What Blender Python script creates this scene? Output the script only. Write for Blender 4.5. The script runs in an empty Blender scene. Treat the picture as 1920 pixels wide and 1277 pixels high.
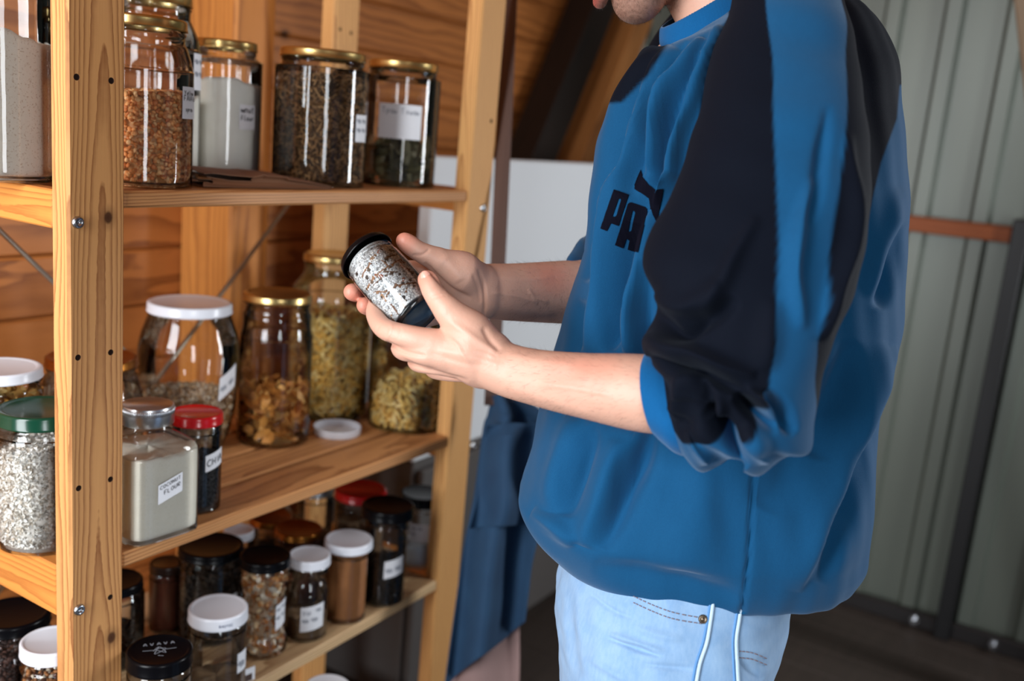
import bpy, math, random
import numpy as np
from mathutils import Matrix, Vector
from bpy_extras.object_utils import world_to_camera_view

random.seed(7); RNG = np.random.default_rng(7)
sc = bpy.context.scene
COL = sc.collection
PI = math.pi

# ------------------------------------------------------------------ camera
W, H, FPX = 1920, 1277, 1823.0
def nrm(v):
    v = np.array(v, float); return v / np.linalg.norm(v)
_Z = nrm((769, 8560, 1823)); _X = np.array((1170, 283, -1823.0)); _X = nrm(_X - _Z * _X.dot(_Z)); _Y = np.cross(_Z, _X)
ROT = np.stack([_X, _Y, _Z])            # camera -> world
CAM = np.array([0.0, 0.0, 1.39])
RIGHT, UP, BACK = ROT[:, 0], ROT[:, 1], ROT[:, 2]
VH = nrm((-BACK[0], -BACK[1], 0))       # horizontal viewing direction
RH_ = nrm(np.cross(VH, (0, 0, 1)))      # horizontal right
def ray(px, py): return ROT @ np.array([(px - 960) / FPX, -(py - 638.5) / FPX, -1.0])
def P(px, py, d): return CAM + ray(px, py) * d
def onp(px, py, ax, val):
    r = ray(px, py); return CAM + r * ((val - CAM[ax]) / r[ax])
def proj(p):
    q = (np.asarray(p, float) - CAM) @ ROT
    d = -q[..., 2]
    return np.stack([960 + FPX * q[..., 0] / d, 638.5 - FPX * q[..., 1] / d, d], -1)

cd = bpy.data.cameras.new('camera'); cam = bpy.data.objects.new('camera', cd); COL.objects.link(cam)
m = Matrix.Identity(4)
for i in range(3):
    for j in range(3): m[i][j] = ROT[i][j]
    m[i][3] = CAM[i]
cam.matrix_world = m
cd.sensor_width = 36; cd.lens = FPX / W * 36; cd.clip_start = 0.05
cd.dof.use_dof = True; cd.dof.focus_distance = 1.10; cd.dof.aperture_fstop = 2.8
sc.camera = cam

# ------------------------------------------------------------------ light
wd = bpy.data.worlds.new('world'); sc.world = wd; wd.use_nodes = True
wd.node_tree.nodes['Background'].inputs[0].default_value = (0.62, 0.72, 0.9, 1)
wd.node_tree.nodes['Background'].inputs[1].default_value = 0.07
def area(name, loc, target, sx, sy, power, col):
    l = bpy.data.lights.new(name, 'AREA'); l.shape = 'RECTANGLE'; l.size = sx; l.size_y = sy; l.energy = power; l.color = col
    o = bpy.data.objects.new(name, l); COL.objects.link(o); o.location = loc
    d = Vector(target) - Vector(loc); o.rotation_euler = d.to_track_quat('-Z', 'Y').to_euler(); return o
def rel(r, v, z): return CAM * (1, 1, 0) + RH_ * r + VH * v + np.array((0, 0, z))
DAY = (0.93, 0.965, 1.0)
area('window_light_left', rel(-1.3, -0.4, 1.50), rel(0.1, 1.3, 1.15), 0.75, 1.9, 52, DAY)
area('window_light_middle', rel(1.1, -1.5, 1.30), rel(0.1, 1.3, 1.0), 0.45, 1.4, 17, DAY)
area('window_light_right', rel(2.1, 1.75, 1.35), rel(0.0, 1.3, 1.1), 0.3, 1.2, 20, DAY)
sc.view_settings.view_transform = 'Standard'; sc.view_settings.look = 'None'
sc.view_settings.gamma = 1; sc.view_settings.use_curve_mapping = False
sc.view_settings.exposure = 0.58
sc.cycles.transparent_max_bounces = 40; sc.cycles.max_bounces = 8
sc.cycles.use_denoising = True
sc.cycles.sample_clamp_indirect = 6

# ------------------------------------------------------------------ mesh helpers
def mk(name, V, F, mat=None, parent=None, loc=(0, 0, 0), smooth=True, attrs=None, mats=None, midx=None, sharp=None):
    me = bpy.data.meshes.new(name)
    V = np.asarray(V, np.float32).reshape(-1, 3)
    fs = F if isinstance(F, list) else [F]
    fs = [np.asarray(f, np.int32) for f in fs if len(f)]
    tot = np.concatenate([np.full(len(f), f.shape[1], np.int32) for f in fs])
    li = np.concatenate([f.ravel() for f in fs])
    me.vertices.add(len(V)); me.vertices.foreach_set('co', V.ravel())
    me.loops.add(len(li)); me.loops.foreach_set('vertex_index', li)
    me.polygons.add(len(tot)); st = np.concatenate([[0], np.cumsum(tot)[:-1]]).astype(np.int32)
    me.polygons.foreach_set('loop_start', st); me.polygons.foreach_set('loop_total', tot)
    for mm in (mats or ([mat] if mat else [])): me.materials.append(mm)
    if midx is not None: me.polygons.foreach_set('material_index', np.asarray(midx, np.int32))
    me.update(calc_edges=True); me.validate()
    me.polygons.foreach_set('use_smooth', np.full(len(me.polygons), bool(smooth)))
    if smooth and sharp:
        try: me.set_sharp_from_angle(angle=math.radians(sharp))
        except Exception: pass
    for k, a in (attrs or {}).items():
        a = np.asarray(a, np.float32)
        if a.ndim == 1:
            at = me.attributes.new(k, 'FLOAT', 'POINT'); at.data.foreach_set('value', a)
        else:
            if a.shape[1] == 3: a = np.concatenate([a, np.ones((len(a), 1), np.float32)], 1)
            at = me.attributes.new(k, 'FLOAT_COLOR', 'POINT'); at.data.foreach_set('color', a.ravel())
    o = bpy.data.objects.new(name, me); COL.objects.link(o)
    if parent: o.parent = parent
    o.location = loc
    return o
class MB:
    def __init__(s): s.v = []; s.f = {3: [], 4: []}; s.n = 0; s.c = []
    def add(s, V, F, col=None):
        V = np.asarray(V, float).reshape(-1, 3)
        for f in (F if isinstance(F, list) else [F]):
            f = np.asarray(f, int)
            if len(f): s.f[f.shape[1]].append(f + s.n)
        s.v.append(V); s.n += len(V)
        if col is not None: s.c.append(np.tile(np.asarray(col, float), (len(V), 1)) if np.ndim(col) == 1 else col)
        return s
    def build(s, name, mat, parent=None, **k):
        F = [np.concatenate(s.f[i]) for i in (3, 4) if s.f[i]]
        if s.c: k.setdefault('attrs', {})['col'] = np.concatenate(s.c)
        return mk(name, np.concatenate(s.v), F, mat, parent, **k)
def boxvf(lo, hi, bev=0.0):
    lo = np.array(lo, float); hi = np.array(hi, float)
    if bev <= 0:
        V = np.array([[x, y, z] for x in (lo[0], hi[0]) for y in (lo[1], hi[1]) for z in (lo[2], hi[2])])
        F = np.array([[0, 1, 3, 2], [4, 6, 7, 5], [0, 4, 5, 1], [2, 3, 7, 6], [0, 2, 6, 4], [1, 5, 7, 3]])
        return V, [F]
    V = []; idx = {}
    for ix in (0, 1):
        for iy in (0, 1):
            for iz in (0, 1):
                c = np.array([(lo, hi)[ix][0], (lo, hi)[iy][1], (lo, hi)[iz][2]])
                s = np.array([1 - 2 * ix, 1 - 2 * iy, 1 - 2 * iz]) * bev
                for a in range(3):
                    q = c + s; q[a] = c[a]; idx[(ix, iy, iz, a)] = len(V); V.append(q)
    F4 = []; F3 = []
    for a in range(3):
        b, c = (a + 1) % 3, (a + 2) % 3
        for s in (0, 1):
            def k(pb, pc):
                t = [0, 0, 0]; t[a] = s; t[b] = pb; t[c] = pc; return idx[(t[0], t[1], t[2], a)]
            q = [k(0, 0), k(1, 0), k(1, 1), k(0, 1)]; F4.append(q if s else q[::-1])
            # edge along a between faces b and c
        for sb in (0, 1):
            for sc_ in (0, 1):
                def k2(sa, f):
                    t = [0, 0, 0]; t[a] = sa; t[b] = sb; t[c] = sc_; return idx[(t[0], t[1], t[2], f)]
                q = [k2(0, b), k2(1, b), k2(1, c), k2(0, c)]
                F4.append(q if (sb == sc_) else q[::-1])
    for ix in (0, 1):
        for iy in (0, 1):
            for iz in (0, 1):
                t = [idx[(ix, iy, iz, a)] for a in range(3)]
                F3.append(t if (ix + iy + iz) % 2 else t[::-1])
    V = np.array(V); c = (lo + hi) / 2; out = []
    for F in (np.array(F4), np.array(F3)):
        q = V[F]; nn = np.cross(q[:, 1] - q[:, 0], q[:, 2] - q[:, 0]); fl = np.sum(nn * (q.mean(1) - c), 1) < 0
        F[fl] = F[fl][:, ::-1]; out.append(F)
    return V, out
def gridF(nr, nc, wrap=True):
    i = np.arange(nr - 1)[:, None]; j = np.arange(nc if wrap else nc - 1)[None, :]
    a = i * nc + j; b = i * nc + (j + 1) % nc
    return np.stack([a, b, b + nc, a + nc], -1).reshape(-1, 4)
def lathe(prof, n=48, sec=None):
    th = np.arange(n) * 2 * PI / n
    prof = np.array(prof, float)
    V = np.zeros((len(prof), n, 3))
    V[..., 0] = prof[:, :1] * np.cos(th); V[..., 1] = prof[:, :1] * np.sin(th); V[..., 2] = prof[:, 1:2]
    if sec is not None:
        s = sec(th); w = prof[:, 2:3] if prof.shape[1] > 2 else np.ones((len(prof), 1))
        k = 1 + (s[None] - 1) * w
        V[..., :2] *= k[..., None]
    return V.reshape(-1, 3), [gridF(len(prof), n)]
def tube(pts, r, n=8, cap=True):
    pts = np.array(pts, float); r = np.broadcast_to(np.asarray(r, float), (len(pts),))
    T = np.gradient(pts, axis=0); T /= np.linalg.norm(T, axis=1, keepdims=True) + 1e-12
    ref = np.array([0, 0, 1.0]) if abs(T[0][2]) < 0.9 else np.array([1.0, 0, 0])
    V = []
    u = np.cross(T[0], ref); u /= np.linalg.norm(u)
    for p, t, rr in zip(pts, T, r):
        u = u - t * u.dot(t); u /= np.linalg.norm(u); w = np.cross(t, u)
        a = np.arange(n) * 2 * PI / n
        V.append(p + rr * (np.cos(a)[:, None] * u + np.sin(a)[:, None] * w))
    V = np.concatenate(V); F = [gridF(len(pts), n)]
    if cap:
        V = np.concatenate([V, pts[:1], pts[-1:]]); k = len(V) - 2; j = np.arange(n)
        F.append(np.stack([np.full(n, k), (j + 1) % n, j], -1)); b = (len(pts) - 1) * n
        F.append(np.stack([np.full(n, k + 1), b + j, b + (j + 1) % n], -1))
    return V, F
def cr(pts, n):
    """Catmull-Rom resample of rows of pts to n samples, uniform in row index."""
    pts = np.array(pts, float); k = len(pts)
    t = np.linspace(0, k - 1, n); i = np.clip(t.astype(int), 0, k - 2); u = (t - i)[:, None]
    g = lambda a: pts[np.clip(a, 0, k - 1)]
    p0, p1, p2, p3 = g(i - 1), g(i), g(i + 1), g(i + 2)
    return 0.5 * (2 * p1 + (p2 - p0) * u + (2 * p0 - 5 * p1 + 4 * p2 - p3) * u ** 2 + (3 * p1 - p0 - 3 * p2 + p3) * u ** 3)
def vnoise(p, seed=0):
    """cheap smooth noise, sum of sines, in [-1,1]"""
    r = np.random.default_rng(seed); p = np.asarray(p, float); s = 0
    for k in range(6):
        d = r.normal(size=3); s = s + np.sin(p @ d * (1 + 0.5 * k) + r.uniform(0, 6.28))
    return s / 4

def thing(name, label, cat, loc, group=None):
    o = bpy.data.objects.new(name, None); COL.objects.link(o); o.location = loc; o.empty_display_size = 0.05
    o['label'] = label; o['category'] = cat
    if group: o['group'] = group
    return o
def tag(o, label, cat, group=None, kind=None):
    o['label'] = label; o['category'] = cat
    if group: o['group'] = group
    if kind: o['kind'] = kind
    return o
def structure(o): o['kind'] = 'structure'; return o

# ------------------------------------------------------------------ materials
def lin(r, g, b):
    f = lambda c: (c / 255 / 12.92) if c <= 10 else ((c / 255 + 0.055) / 1.055) ** 2.4
    return (f(r), f(g), f(b), 1)
class NT:
    def __init__(s, name):
        s.m = bpy.data.materials.new(name); s.m.use_nodes = True; s.t = s.m.node_tree; s.t.nodes.clear()
        s.out = s.n('ShaderNodeOutputMaterial')
    def n(s, ty, **k):
        nd = s.t.nodes.new(ty)
        for a, v in k.items():
            if a.startswith('i_'):
                key = a[2:]; key = int(key) if key.isdigit() else key.replace('_', ' ')
                s.set(nd.inputs[key], v)
            else: setattr(nd, a, v)
        return nd
    def set(s, inp, v):
        if isinstance(v, bpy.types.NodeSocket): s.t.links.new(v, inp)
        elif isinstance(v, bpy.types.Node): s.t.links.new(v.outputs[0], inp)
        else: inp.default_value = v
    def math(s, op, a, b=None, c=None):
        nd = s.n('ShaderNodeMath', operation=op); s.set(nd.inputs[0], a)
        if b is not None: s.set(nd.inputs[1], b)
        if c is not None: s.set(nd.inputs[2], c)
        return nd.outputs[0]
    def ramp(s, fac, stops, interp='LINEAR'):
        nd = s.n('ShaderNodeValToRGB'); s.set(nd.inputs[0], fac); e = nd.color_ramp; e.interpolation = interp
        while len(e.elements) < len(stops): e.elements.new(0.5)
        for el, (p, c) in zip(e.elements, stops): el.position = p; el.color = c
        return nd.outputs[0]
    def mix(s, fac, a, b, mode='MIX'):
        nd = s.n('ShaderNodeMix', data_type='RGBA', blend_type=mode); s.set(nd.inputs[0], fac); s.set(nd.inputs[6], a); s.set(nd.inputs[7], b)
        return nd.outputs[2]
    def coord(s, kind='Object', scale=None, rot=None, loc=None):
        c = s.n('ShaderNodeTexCoord').outputs[kind]
        if scale or rot or loc:
            mp = s.n('ShaderNodeMapping'); s.set(mp.inputs[0], c)
            if loc: mp.inputs[1].default_value = loc
            if rot: mp.inputs[2].default_value = rot
            if scale: mp.inputs[3].default_value = scale
            c = mp.outputs[0]
        return c
    def noise(s, vec, scale, detail=3, rough=0.5, dist=0.0):
        nd = s.n('ShaderNodeTexNoise'); s.set(nd.inputs['Vector'], vec); nd.inputs['Scale'].default_value = scale
        nd.inputs['Detail'].default_value = detail; nd.inputs['Roughness'].default_value = rough; nd.inputs['Distortion'].default_value = dist
        return nd.outputs[0]
    def bsdf(s, color, rough=0.5, metal=0.0, bump=None, bstr=0.2, bdist=0.001, **k):
        b = s.n('ShaderNodeBsdfPrincipled'); s.set(b.inputs['Base Color'], color); s.set(b.inputs['Roughness'], rough); s.set(b.inputs['Metallic'], metal)
        for a, v in k.items(): s.set(b.inputs[a.replace('_', ' ')], v)
        if bump is not None:
            bp = s.n('ShaderNodeBump'); s.set(bp.inputs['Height'], bump); bp.inputs['Strength'].default_value = bstr; bp.inputs['Distance'].default_value = bdist
            s.t.links.new(bp.outputs[0], b.inputs['Normal'])
        s.t.links.new(b.outputs[0], s.out.inputs[0]); return s.m
def plain(name, col, rough=0.5, metal=0.0, noise_amt=0.06, nscale=60, **k):
    t = NT(name); nz = t.noise(t.coord(), nscale)
    c = t.mix(t.math('MULTIPLY', nz, noise_amt * 2), col, tuple(x * 0.6 for x in col[:3]) + (1,))
    return t.bsdf(c, rough, metal, **k)
def wood(name, light, dark, axis='Z', spacing=0.006, centre=(0, 0.03, 0), tilt=(0.02, 0.015, 0.0), knots=(), rough=0.55, fine=0.35, vary=0.12, rand=True, dist=1.2):
    t = NT(name)
    tc = t.n('ShaderNodeTexCoord').outputs['Object']
    mp = t.n('ShaderNodeMapping'); t.set(mp.inputs[0], tc)
    if rand:
        oi = t.n('ShaderNodeObjectInfo'); cb = t.n('ShaderNodeCombineXYZ')
        r = t.math('MULTIPLY', oi.outputs['Random'], 0.06); r3 = t.math('MULTIPLY', oi.outputs['Random'], 7.0)
        o = {'X': (r3, r, r), 'Y': (r, r3, r), 'Z': (r, r, r3)}[axis]
        for i in range(3): t.set(cb.inputs[i], o[i])
        va = t.n('ShaderNodeVectorMath', operation='ADD'); t.set(va.inputs[0], cb.outputs[0]); va.inputs[1].default_value = [-c for c in centre]
        t.set(mp.inputs[1], va.outputs[0])
    else: mp.inputs[1].default_value = [-c for c in centre]
    mp.inputs[2].default_value = tilt
    v = mp.outputs[0]
    # low frequency wander of the trunk axis
    sq = {'X': (0.9, 5, 5), 'Y': (5, 0.9, 5), 'Z': (5, 5, 0.9)}[axis]
    m2 = t.n('ShaderNodeMapping'); t.set(m2.inputs[0], tc); m2.inputs[3].default_value = sq
    wob = t.n('ShaderNodeTexNoise'); t.set(wob.inputs['Vector'], m2.outputs[0]); wob.inputs['Scale'].default_value = 2.6; wob.inputs['Detail'].default_value = 2
    sub = t.n('ShaderNodeVectorMath', operation='SUBTRACT'); t.set(sub.inputs[0], wob.outputs['Color']); sub.inputs[1].default_value = (0.5, 0.5, 0.5)
    scl = t.n('ShaderNodeVectorMath', operation='SCALE'); t.set(scl.inputs[0], sub.outputs[0]); scl.inputs['Scale'].default_value = 0.022 * dist
    add = t.n('ShaderNodeVectorMath', operation='ADD'); t.set(add.inputs[0], v); t.set(add.inputs[1], scl.outputs[0])
    wv = t.n('ShaderNodeTexWave', wave_type='RINGS', rings_direction=axis, wave_profile='SAW')
    t.set(wv.inputs['Vector'], add.outputs[0]); wv.inputs['Scale'].default_value = 0.314 / spacing
    wv.inputs['Distortion'].default_value = 0.5; wv.inputs['Detail'].default_value = 1.5; wv.inputs['Detail Scale'].default_value = 1.0
    f = t.ramp(wv.outputs['Fac'], [(0.0, (0, 0, 0, 1)), (0.45, (0.12, 0.12, 0.12, 1)), (0.85, (0.8, 0.8, 0.8, 1)), (0.93, (1, 1, 1, 1)), (1.0, (0, 0, 0, 1))])
    kf = {'X': (2, 60, 60), 'Y': (60, 2, 60), 'Z': (60, 60, 2)}[axis]
    m3 = t.n('ShaderNodeMapping'); t.set(m3.inputs[0], tc); m3.inputs[3].default_value = kf
    fn = t.noise(m3.outputs[0], 9, 4, 0.6)
    f = t.math('MULTIPLY', f, t.math('MULTIPLY_ADD', fn, 0.9, 0.35))
    big = t.noise(m2.outputs[0], 1.3, 2)
    f = t.math('ADD', f, t.math('MULTIPLY', t.math('SUBTRACT', fn, 0.5), fine))
    f = t.math('ADD', f, t.math('MULTIPLY', t.math('SUBTRACT', big, 0.5), vary * 3))
    c = t.mix(f, light, dark); nd = t.t.nodes[-1]; nd.clamp_factor = True
    for (kx, ky, kz, kr) in knots:
        m4 = t.n('ShaderNodeMapping'); t.set(m4.inputs[0], tc); m4.inputs[1].default_value = (-kx, -ky, -kz)
        s4 = [1, 1, 1]; s4['XYZ'.index(axis)] = 0.75
        vm = t.n('ShaderNodeVectorMath', operation='MULTIPLY'); t.set(vm.inputs[0], m4.outputs[0]); vm.inputs[1].default_value = s4
        ln = t.n('ShaderNodeVectorMath', operation='LENGTH'); t.set(ln.inputs[0], vm.outputs[0])
        k = t.ramp(t.math('DIVIDE', ln.outputs['Value'], kr * 2.5), [(0.0, (1, 1, 1, 1)), (0.3, (0.95, 0.95, 0.95, 1)), (0.48, (0.35, 0.35, 0.35, 1)), (1.0, (0, 0, 0, 1))])
        c = t.mix(k, c, tuple(x * 0.28 for x in dark[:3]) + (1,))
    return t.bsdf(c, rough, 0, bump=f, bstr=0.12, bdist=0.0004, Specular_IOR_Level=0.35)

M = {}
M['post'] = wood('pine_post', lin(205, 150, 92), lin(140, 82, 40), 'Z', 0.0075, (0.038, 0.035, 0.0), (0.012, -0.02, 0), rand=False, dist=0.9)
M['pine'] = wood('pine_upright', lin(226, 172, 108), lin(168, 108, 58), 'Z', 0.004, (0.03, 0.025, 0), rough=0.5)
M['slat'] = wood('pine_slat', lin(206, 148, 94), lin(138, 84, 46), 'X', 0.0045, (0, 0.03, 0.03), (0, 0.015, 0.02), rough=0.5)
M['slat_pale'] = wood('pale_pine_slat', lin(214, 182, 138), lin(156, 116, 78), 'X', 0.005, (0, 0.03, 0.03), (0, 0.015, 0.02), rough=0.5)
M['rail'] = wood('pine_rail', lin(214, 142, 68), lin(166, 96, 42), 'Y', 0.006, (0.03, 0, 0.03), (0.02, 0, 0.02))
M['plank'] = wood('wall_plank', lin(188, 118, 60), lin(128, 72, 33), 'X', 0.010, (0, 0.05, 0.9), (0, 0.01, 0.012), rough=0.45, fine=0.35, vary=0.15, rand=False, dist=1.4,
                  knots=[(0.93, 1.65, 0.985, 0.010), (1.62, 1.65, 1.56, 0.009), (2.35, 1.65, 1.44, 0.012)])
M['stud'] = wood('wall_stud', lin(205, 135, 66), lin(150, 88, 42), 'Z', 0.010, (0.02, 0.06, 0), rough=0.5, knots=[(0.0, 0.07, 1.10, 0.012)])
M['rafter'] = wood('rafter_wood', lin(170, 112, 60), lin(112, 66, 32), 'Z', 0.010, (0.02, 0.06, 0))
M['rafter_shade'] = wood('shaded_rafter_wood', lin(30, 18, 12), lin(14, 8, 6), 'Z', 0.010, (0.02, 0.06, 0))  # shade of the rafter's side face, put into the wood colour
M['orange_rail'] = wood('orange_rail_wood', lin(150, 78, 32), lin(105, 50, 20), 'Y', 0.008, (0.03, 0, 0.03))
def glass_mat(name, tint, edge):
    t = NT(name)
    lw = t.n('ShaderNodeLayerWeight'); lw.inputs[0].default_value = 0.25
    col = t.mix(t.math('POWER', lw.outputs['Facing'], 2.0), tint, edge)
    tr = t.n('ShaderNodeBsdfTransparent'); t.set(tr.inputs[0], col)
    gl = t.n('ShaderNodeBsdfGlossy'); gl.inputs['Roughness'].default_value = 0.02
    nz = t.noise(t.coord(), 22, 1); bp = t.n('ShaderNodeBump'); t.set(bp.inputs['Height'], nz); bp.inputs['Strength'].default_value = 0.12; bp.inputs['Distance'].default_value = 0.004
    t.t.links.new(bp.outputs[0], gl.inputs['Normal'])
    fr = t.n('ShaderNodeFresnel'); fr.inputs['IOR'].default_value = 1.5
    fac = t.math('MINIMUM', t.math('MULTIPLY', fr.outputs[0], 1.35), 1.0)
    mx = t.n('ShaderNodeMixShader'); t.set(mx.inputs[0], fac); t.t.links.new(tr.outputs[0], mx.inputs[1]); t.t.links.new(gl.outputs[0], mx.inputs[2])
    t.t.links.new(mx.outputs[0], t.out.inputs[0]); return t.m
M['glass'] = glass_mat('jar_glass', (0.985, 0.99, 0.985, 1), (0.70, 0.76, 0.73, 1))
M['glass_green'] = glass_mat('greenish_jar_glass', (0.98, 0.985, 0.975, 1), (0.60, 0.68, 0.60, 1))
M['gold'] = plain('gold_lid_metal', lin(205, 178, 118), 0.28, 1.0, 0.05)
M['gold_dark'] = plain('coppery_lid_metal', lin(165, 105, 45), 0.3, 1.0, 0.05)
M['silver'] = plain('brushed_lid_metal', lin(205, 208, 212), 0.3, 1.0, 0.05)
M['white_lid'] = plain('white_lid_enamel', lin(225, 228, 236), 0.25, 0, 0.02)
M['black_lid'] = plain('black_lid_enamel', lin(8, 8, 11), 0.25, 0, 0.05, Specular_IOR_Level=0.14)
M['red_lid'] = plain('red_lid_enamel', lin(190, 14, 22), 0.2, 0, 0.05)
M['green_lid'] = plain('dark_green_lid_enamel', lin(14, 62, 44), 0.18, 0, 0.05)
M['brown_lid'] = plain('brown_lid_enamel', lin(46, 26, 18), 0.3, 0, 0.05)
M['paper'] = plain('label_paper', lin(228, 230, 235), 0.7, 0, 0.03)
M['ink'] = plain('black_ink', lin(22, 22, 30), 0.6)
M['grey_ink'] = plain('faint_grey_ink', lin(150, 155, 165), 0.6)
M['steel'] = plain('zinc_plated_steel', lin(190, 192, 196), 0.25, 1.0, 0.05)
M['rod'] = plain('brace_rod_steel', lin(175, 165, 150), 0.4, 0.85, 0.05)
M['hole'] = plain('dark_drilled_hole', lin(48, 24, 12), 0.9)
M['kraft'] = plain('brown_kraft_paper', lin(124, 82, 54), 0.75, 0, 0.15, 25)
def colattr(name, rough=0.6, bstr=0.0, **k):
    t = NT(name); a = t.n('ShaderNodeAttribute', attribute_name='col')
    nz = t.noise(t.coord(), 260, 3)
    c = t.mix(0.35, a.outputs['Color'], t.mix(nz, (0.35, 0.35, 0.35, 1), (1.25, 1.25, 1.25, 1)), 'MULTIPLY')
    return t.bsdf(c, rough, 0, bump=nz, bstr=bstr or 0.05, **k)
M['bits'] = colattr('food_pieces')
def powder(name, c1, c2, speck, amt=0.35, scale=900, big=60):
    t = NT(name); co = t.coord()
    n1 = t.noise(co, scale, 2, 0.6); n2 = t.noise(co, big, 3)
    c = t.mix(n2, c1, c2)
    s = t.ramp(n1, [(0.0, (0, 0, 0, 1)), (0.58, (0, 0, 0, 1)), (0.68, (amt, amt, amt, 1))])
    c = t.mix(s, c, speck)
    return t.bsdf(c, 0.85, 0, bump=n1, bstr=0.25, bdist=0.001)

# ------------------------------------------------------------------ room
YW = 1.65; XR = 3.13
mb = MB(); z0 = onp(285, 467, 1, YW)[2] % 0.115; z = z0 - 0.115
while z < 2.7:
    V, F = boxvf((-1.6, YW, max(z + 0.001, 0)), (XR, YW + 0.03, z + 0.114), 0.005); mb.add(V, F); z += 0.115
V, F = boxvf((-1.6, YW + 0.02, 0), (XR, YW + 0.05, 2.75)); mb.add(V, F)
structure(mb.build('wall_back', M['plank'], smooth=False))
t = NT('corrugated_metal'); nz = t.noise(t.coord(scale=(3, 3, 0.4)), 3, 3)
M['corr'] = t.bsdf(t.mix(nz, lin(88, 95, 88), lin(108, 114, 104)), 0.38, 0.15)
prof = []; y = YW
while y > -2.2:
    prof += [(0, y), (0, y - 0.10), (-0.018, y - 0.112), (-0.018, y - 0.150), (0, y - 0.162)]; y -= 0.165
prof = np.array(prof); n = len(prof)
V = np.concatenate([np.c_[XR + prof[:, 0], prof[:, 1], np.zeros(n)], np.c_[XR + prof[:, 0], prof[:, 1], np.full(n, 2.75)]])
i = np.arange(n - 1); structure(mk('wall_right', V, np.stack([i, i + n, i + 1 + n, i + 1], -1), M['corr'], smooth=False))
t = NT('dark_floor_boards'); co = t.coord()
M['floor'] = t.bsdf(t.mix(t.noise(t.coord(scale=(1, 8, 1)), 6, 4), lin(66, 56, 50), lin(44, 37, 32)), 0.6)
mb = MB(); x = -1.6
while x < XR:
    mb.add(*boxvf((x + 0.001, -2.2, -0.03), (x + 0.139, YW, 0), 0.002)); x += 0.14
structure(mb.build('floor', M['floor'], smooth=False))
mb = MB(); y = -2.2
while y < YW:
    mb.add(*boxvf((-1.6, y + 0.001, 2.7), (XR, y + 0.139, 2.73), 0.003)); y += 0.14
structure(mb.build('ceiling', wood('ceiling_board', lin(150, 98, 56), lin(98, 58, 28), 'X', 0.01, (0, 0.03, -2.65), rand=False), smooth=False))
# right wall rails
mb = MB(); mb.add(*boxvf((XR - 0.045, -0.6, 0.0), (XR - 0.02, 1.4, 0.05), 0.004)); sill = mb.build('trim_1', plain('dark_sill_steel', lin(26, 22, 22), 0.5), smooth=False); structure(sill)
a = onp(1705, 404, 0, XR - 0.06); b = onp(1705, 434, 0, XR - 0.06)
h = a[2] - b[2]; zc = (a[2] + b[2]) / 2
o = mk('cross_rail', *boxvf((XR - 0.055, 0.27, zc - h / 2), (XR - 0.018, 1.3, zc + h / 2), 0.003), M['orange_rail'], smooth=False)
tag(o, 'orange-brown wooden rail screwed across the corrugated metal wall', 'rail')
pp = onp(1850, 760, 0, XR - 0.06)
o = mk('metal_stanchion', *boxvf((XR - 0.075, pp[1] - 0.022, 0.0), (XR - 0.019, pp[1] + 0.022, 1.28), 0.003), plain('black_painted_steel', lin(16, 16, 18), 0.45), smooth=False)
tag(o, 'black upright metal post standing against the corrugated wall', 'post')
for k, (px, py) in enumerate([(1717, 1148), (1867, 1186)]):
    q = onp(px, py, 0, XR - 0.06)
    mb = MB(); mb.add(*tube([(XR - 0.046, q[1], 0.03), (XR - 0.060, q[1], 0.03)], 0.014, 6)); mb.add(*tube([(XR - 0.055, q[1], 0.03), (XR - 0.085, q[1], 0.03)], 0.006, 10))
    o = mb.build('floor_bolt', M['steel'], smooth=False)
    tag(o, ['shiny bolt in the dark sill left of the black post', 'shiny bolt in the dark sill right of the black post'][k], 'bolt', 'bolts in the sill')
def beam(name, p0, p1, w, d, mat, label, cat='beam'):
    p0, p1 = Vector(p0), Vector(p1); L = (p1 - p0).length
    o = mk(name, *boxvf((-w / 2, -d / 2, 0), (w / 2, d / 2, L), 0.004), mat, smooth=False)
    zx = (p1 - p0).normalized(); yy = Vector((0, 1, 0)); xx = yy.cross(zx).normalized(); yy = zx.cross(xx)
    o.matrix_world = Matrix((( xx.x, yy.x, zx.x, p0.x), (xx.y, yy.y, zx.y, p0.y), (xx.z, yy.z, zx.z, p0.z), (0, 0, 0, 1)))
    return tag(o, label, cat)
beam('rafter', onp(945, 420, 1, 1.56), onp(1255, -350, 1, 1.56), 0.125, 0.10, M['rafter_shade'], 'dark beam standing in for the shaded side of a rafter, leaning in front of the plank wall')  # added beam, coloured as the shaded side of the natural rafter
beam('rafter', onp(1018, 440, 1, 1.54), onp(1330, -350, 1, 1.54), 0.10, 0.13, M['rafter'], 'natural wood rafter leaning diagonally, right beside the dark beam that stands for its shaded side')
_a, _b = P(1975, 480, 2.35), P(1893, -260, 2.25); _a = _a + (_a - _b) / (_b[2] - _a[2]) * (_a[2] - .01)
beam('leaning_post', _a, _b, 0.075, 0.04, plain('beige_paint', lin(150, 128, 102), 0.6), 'beige painted post leaning at the right edge of the photo', 'post')
s1 = onp(382, 500, 1, 1.5)
o = mk('wall_stud', *boxvf((-0.053, 0, 0), (0.053, 0.15, 2.7), 0.006), M['stud'], loc=(1.396, 1.5, 0), smooth=False)
tag(o, 'vertical timber stud against the plank wall behind the shelves', 'stud')
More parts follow.
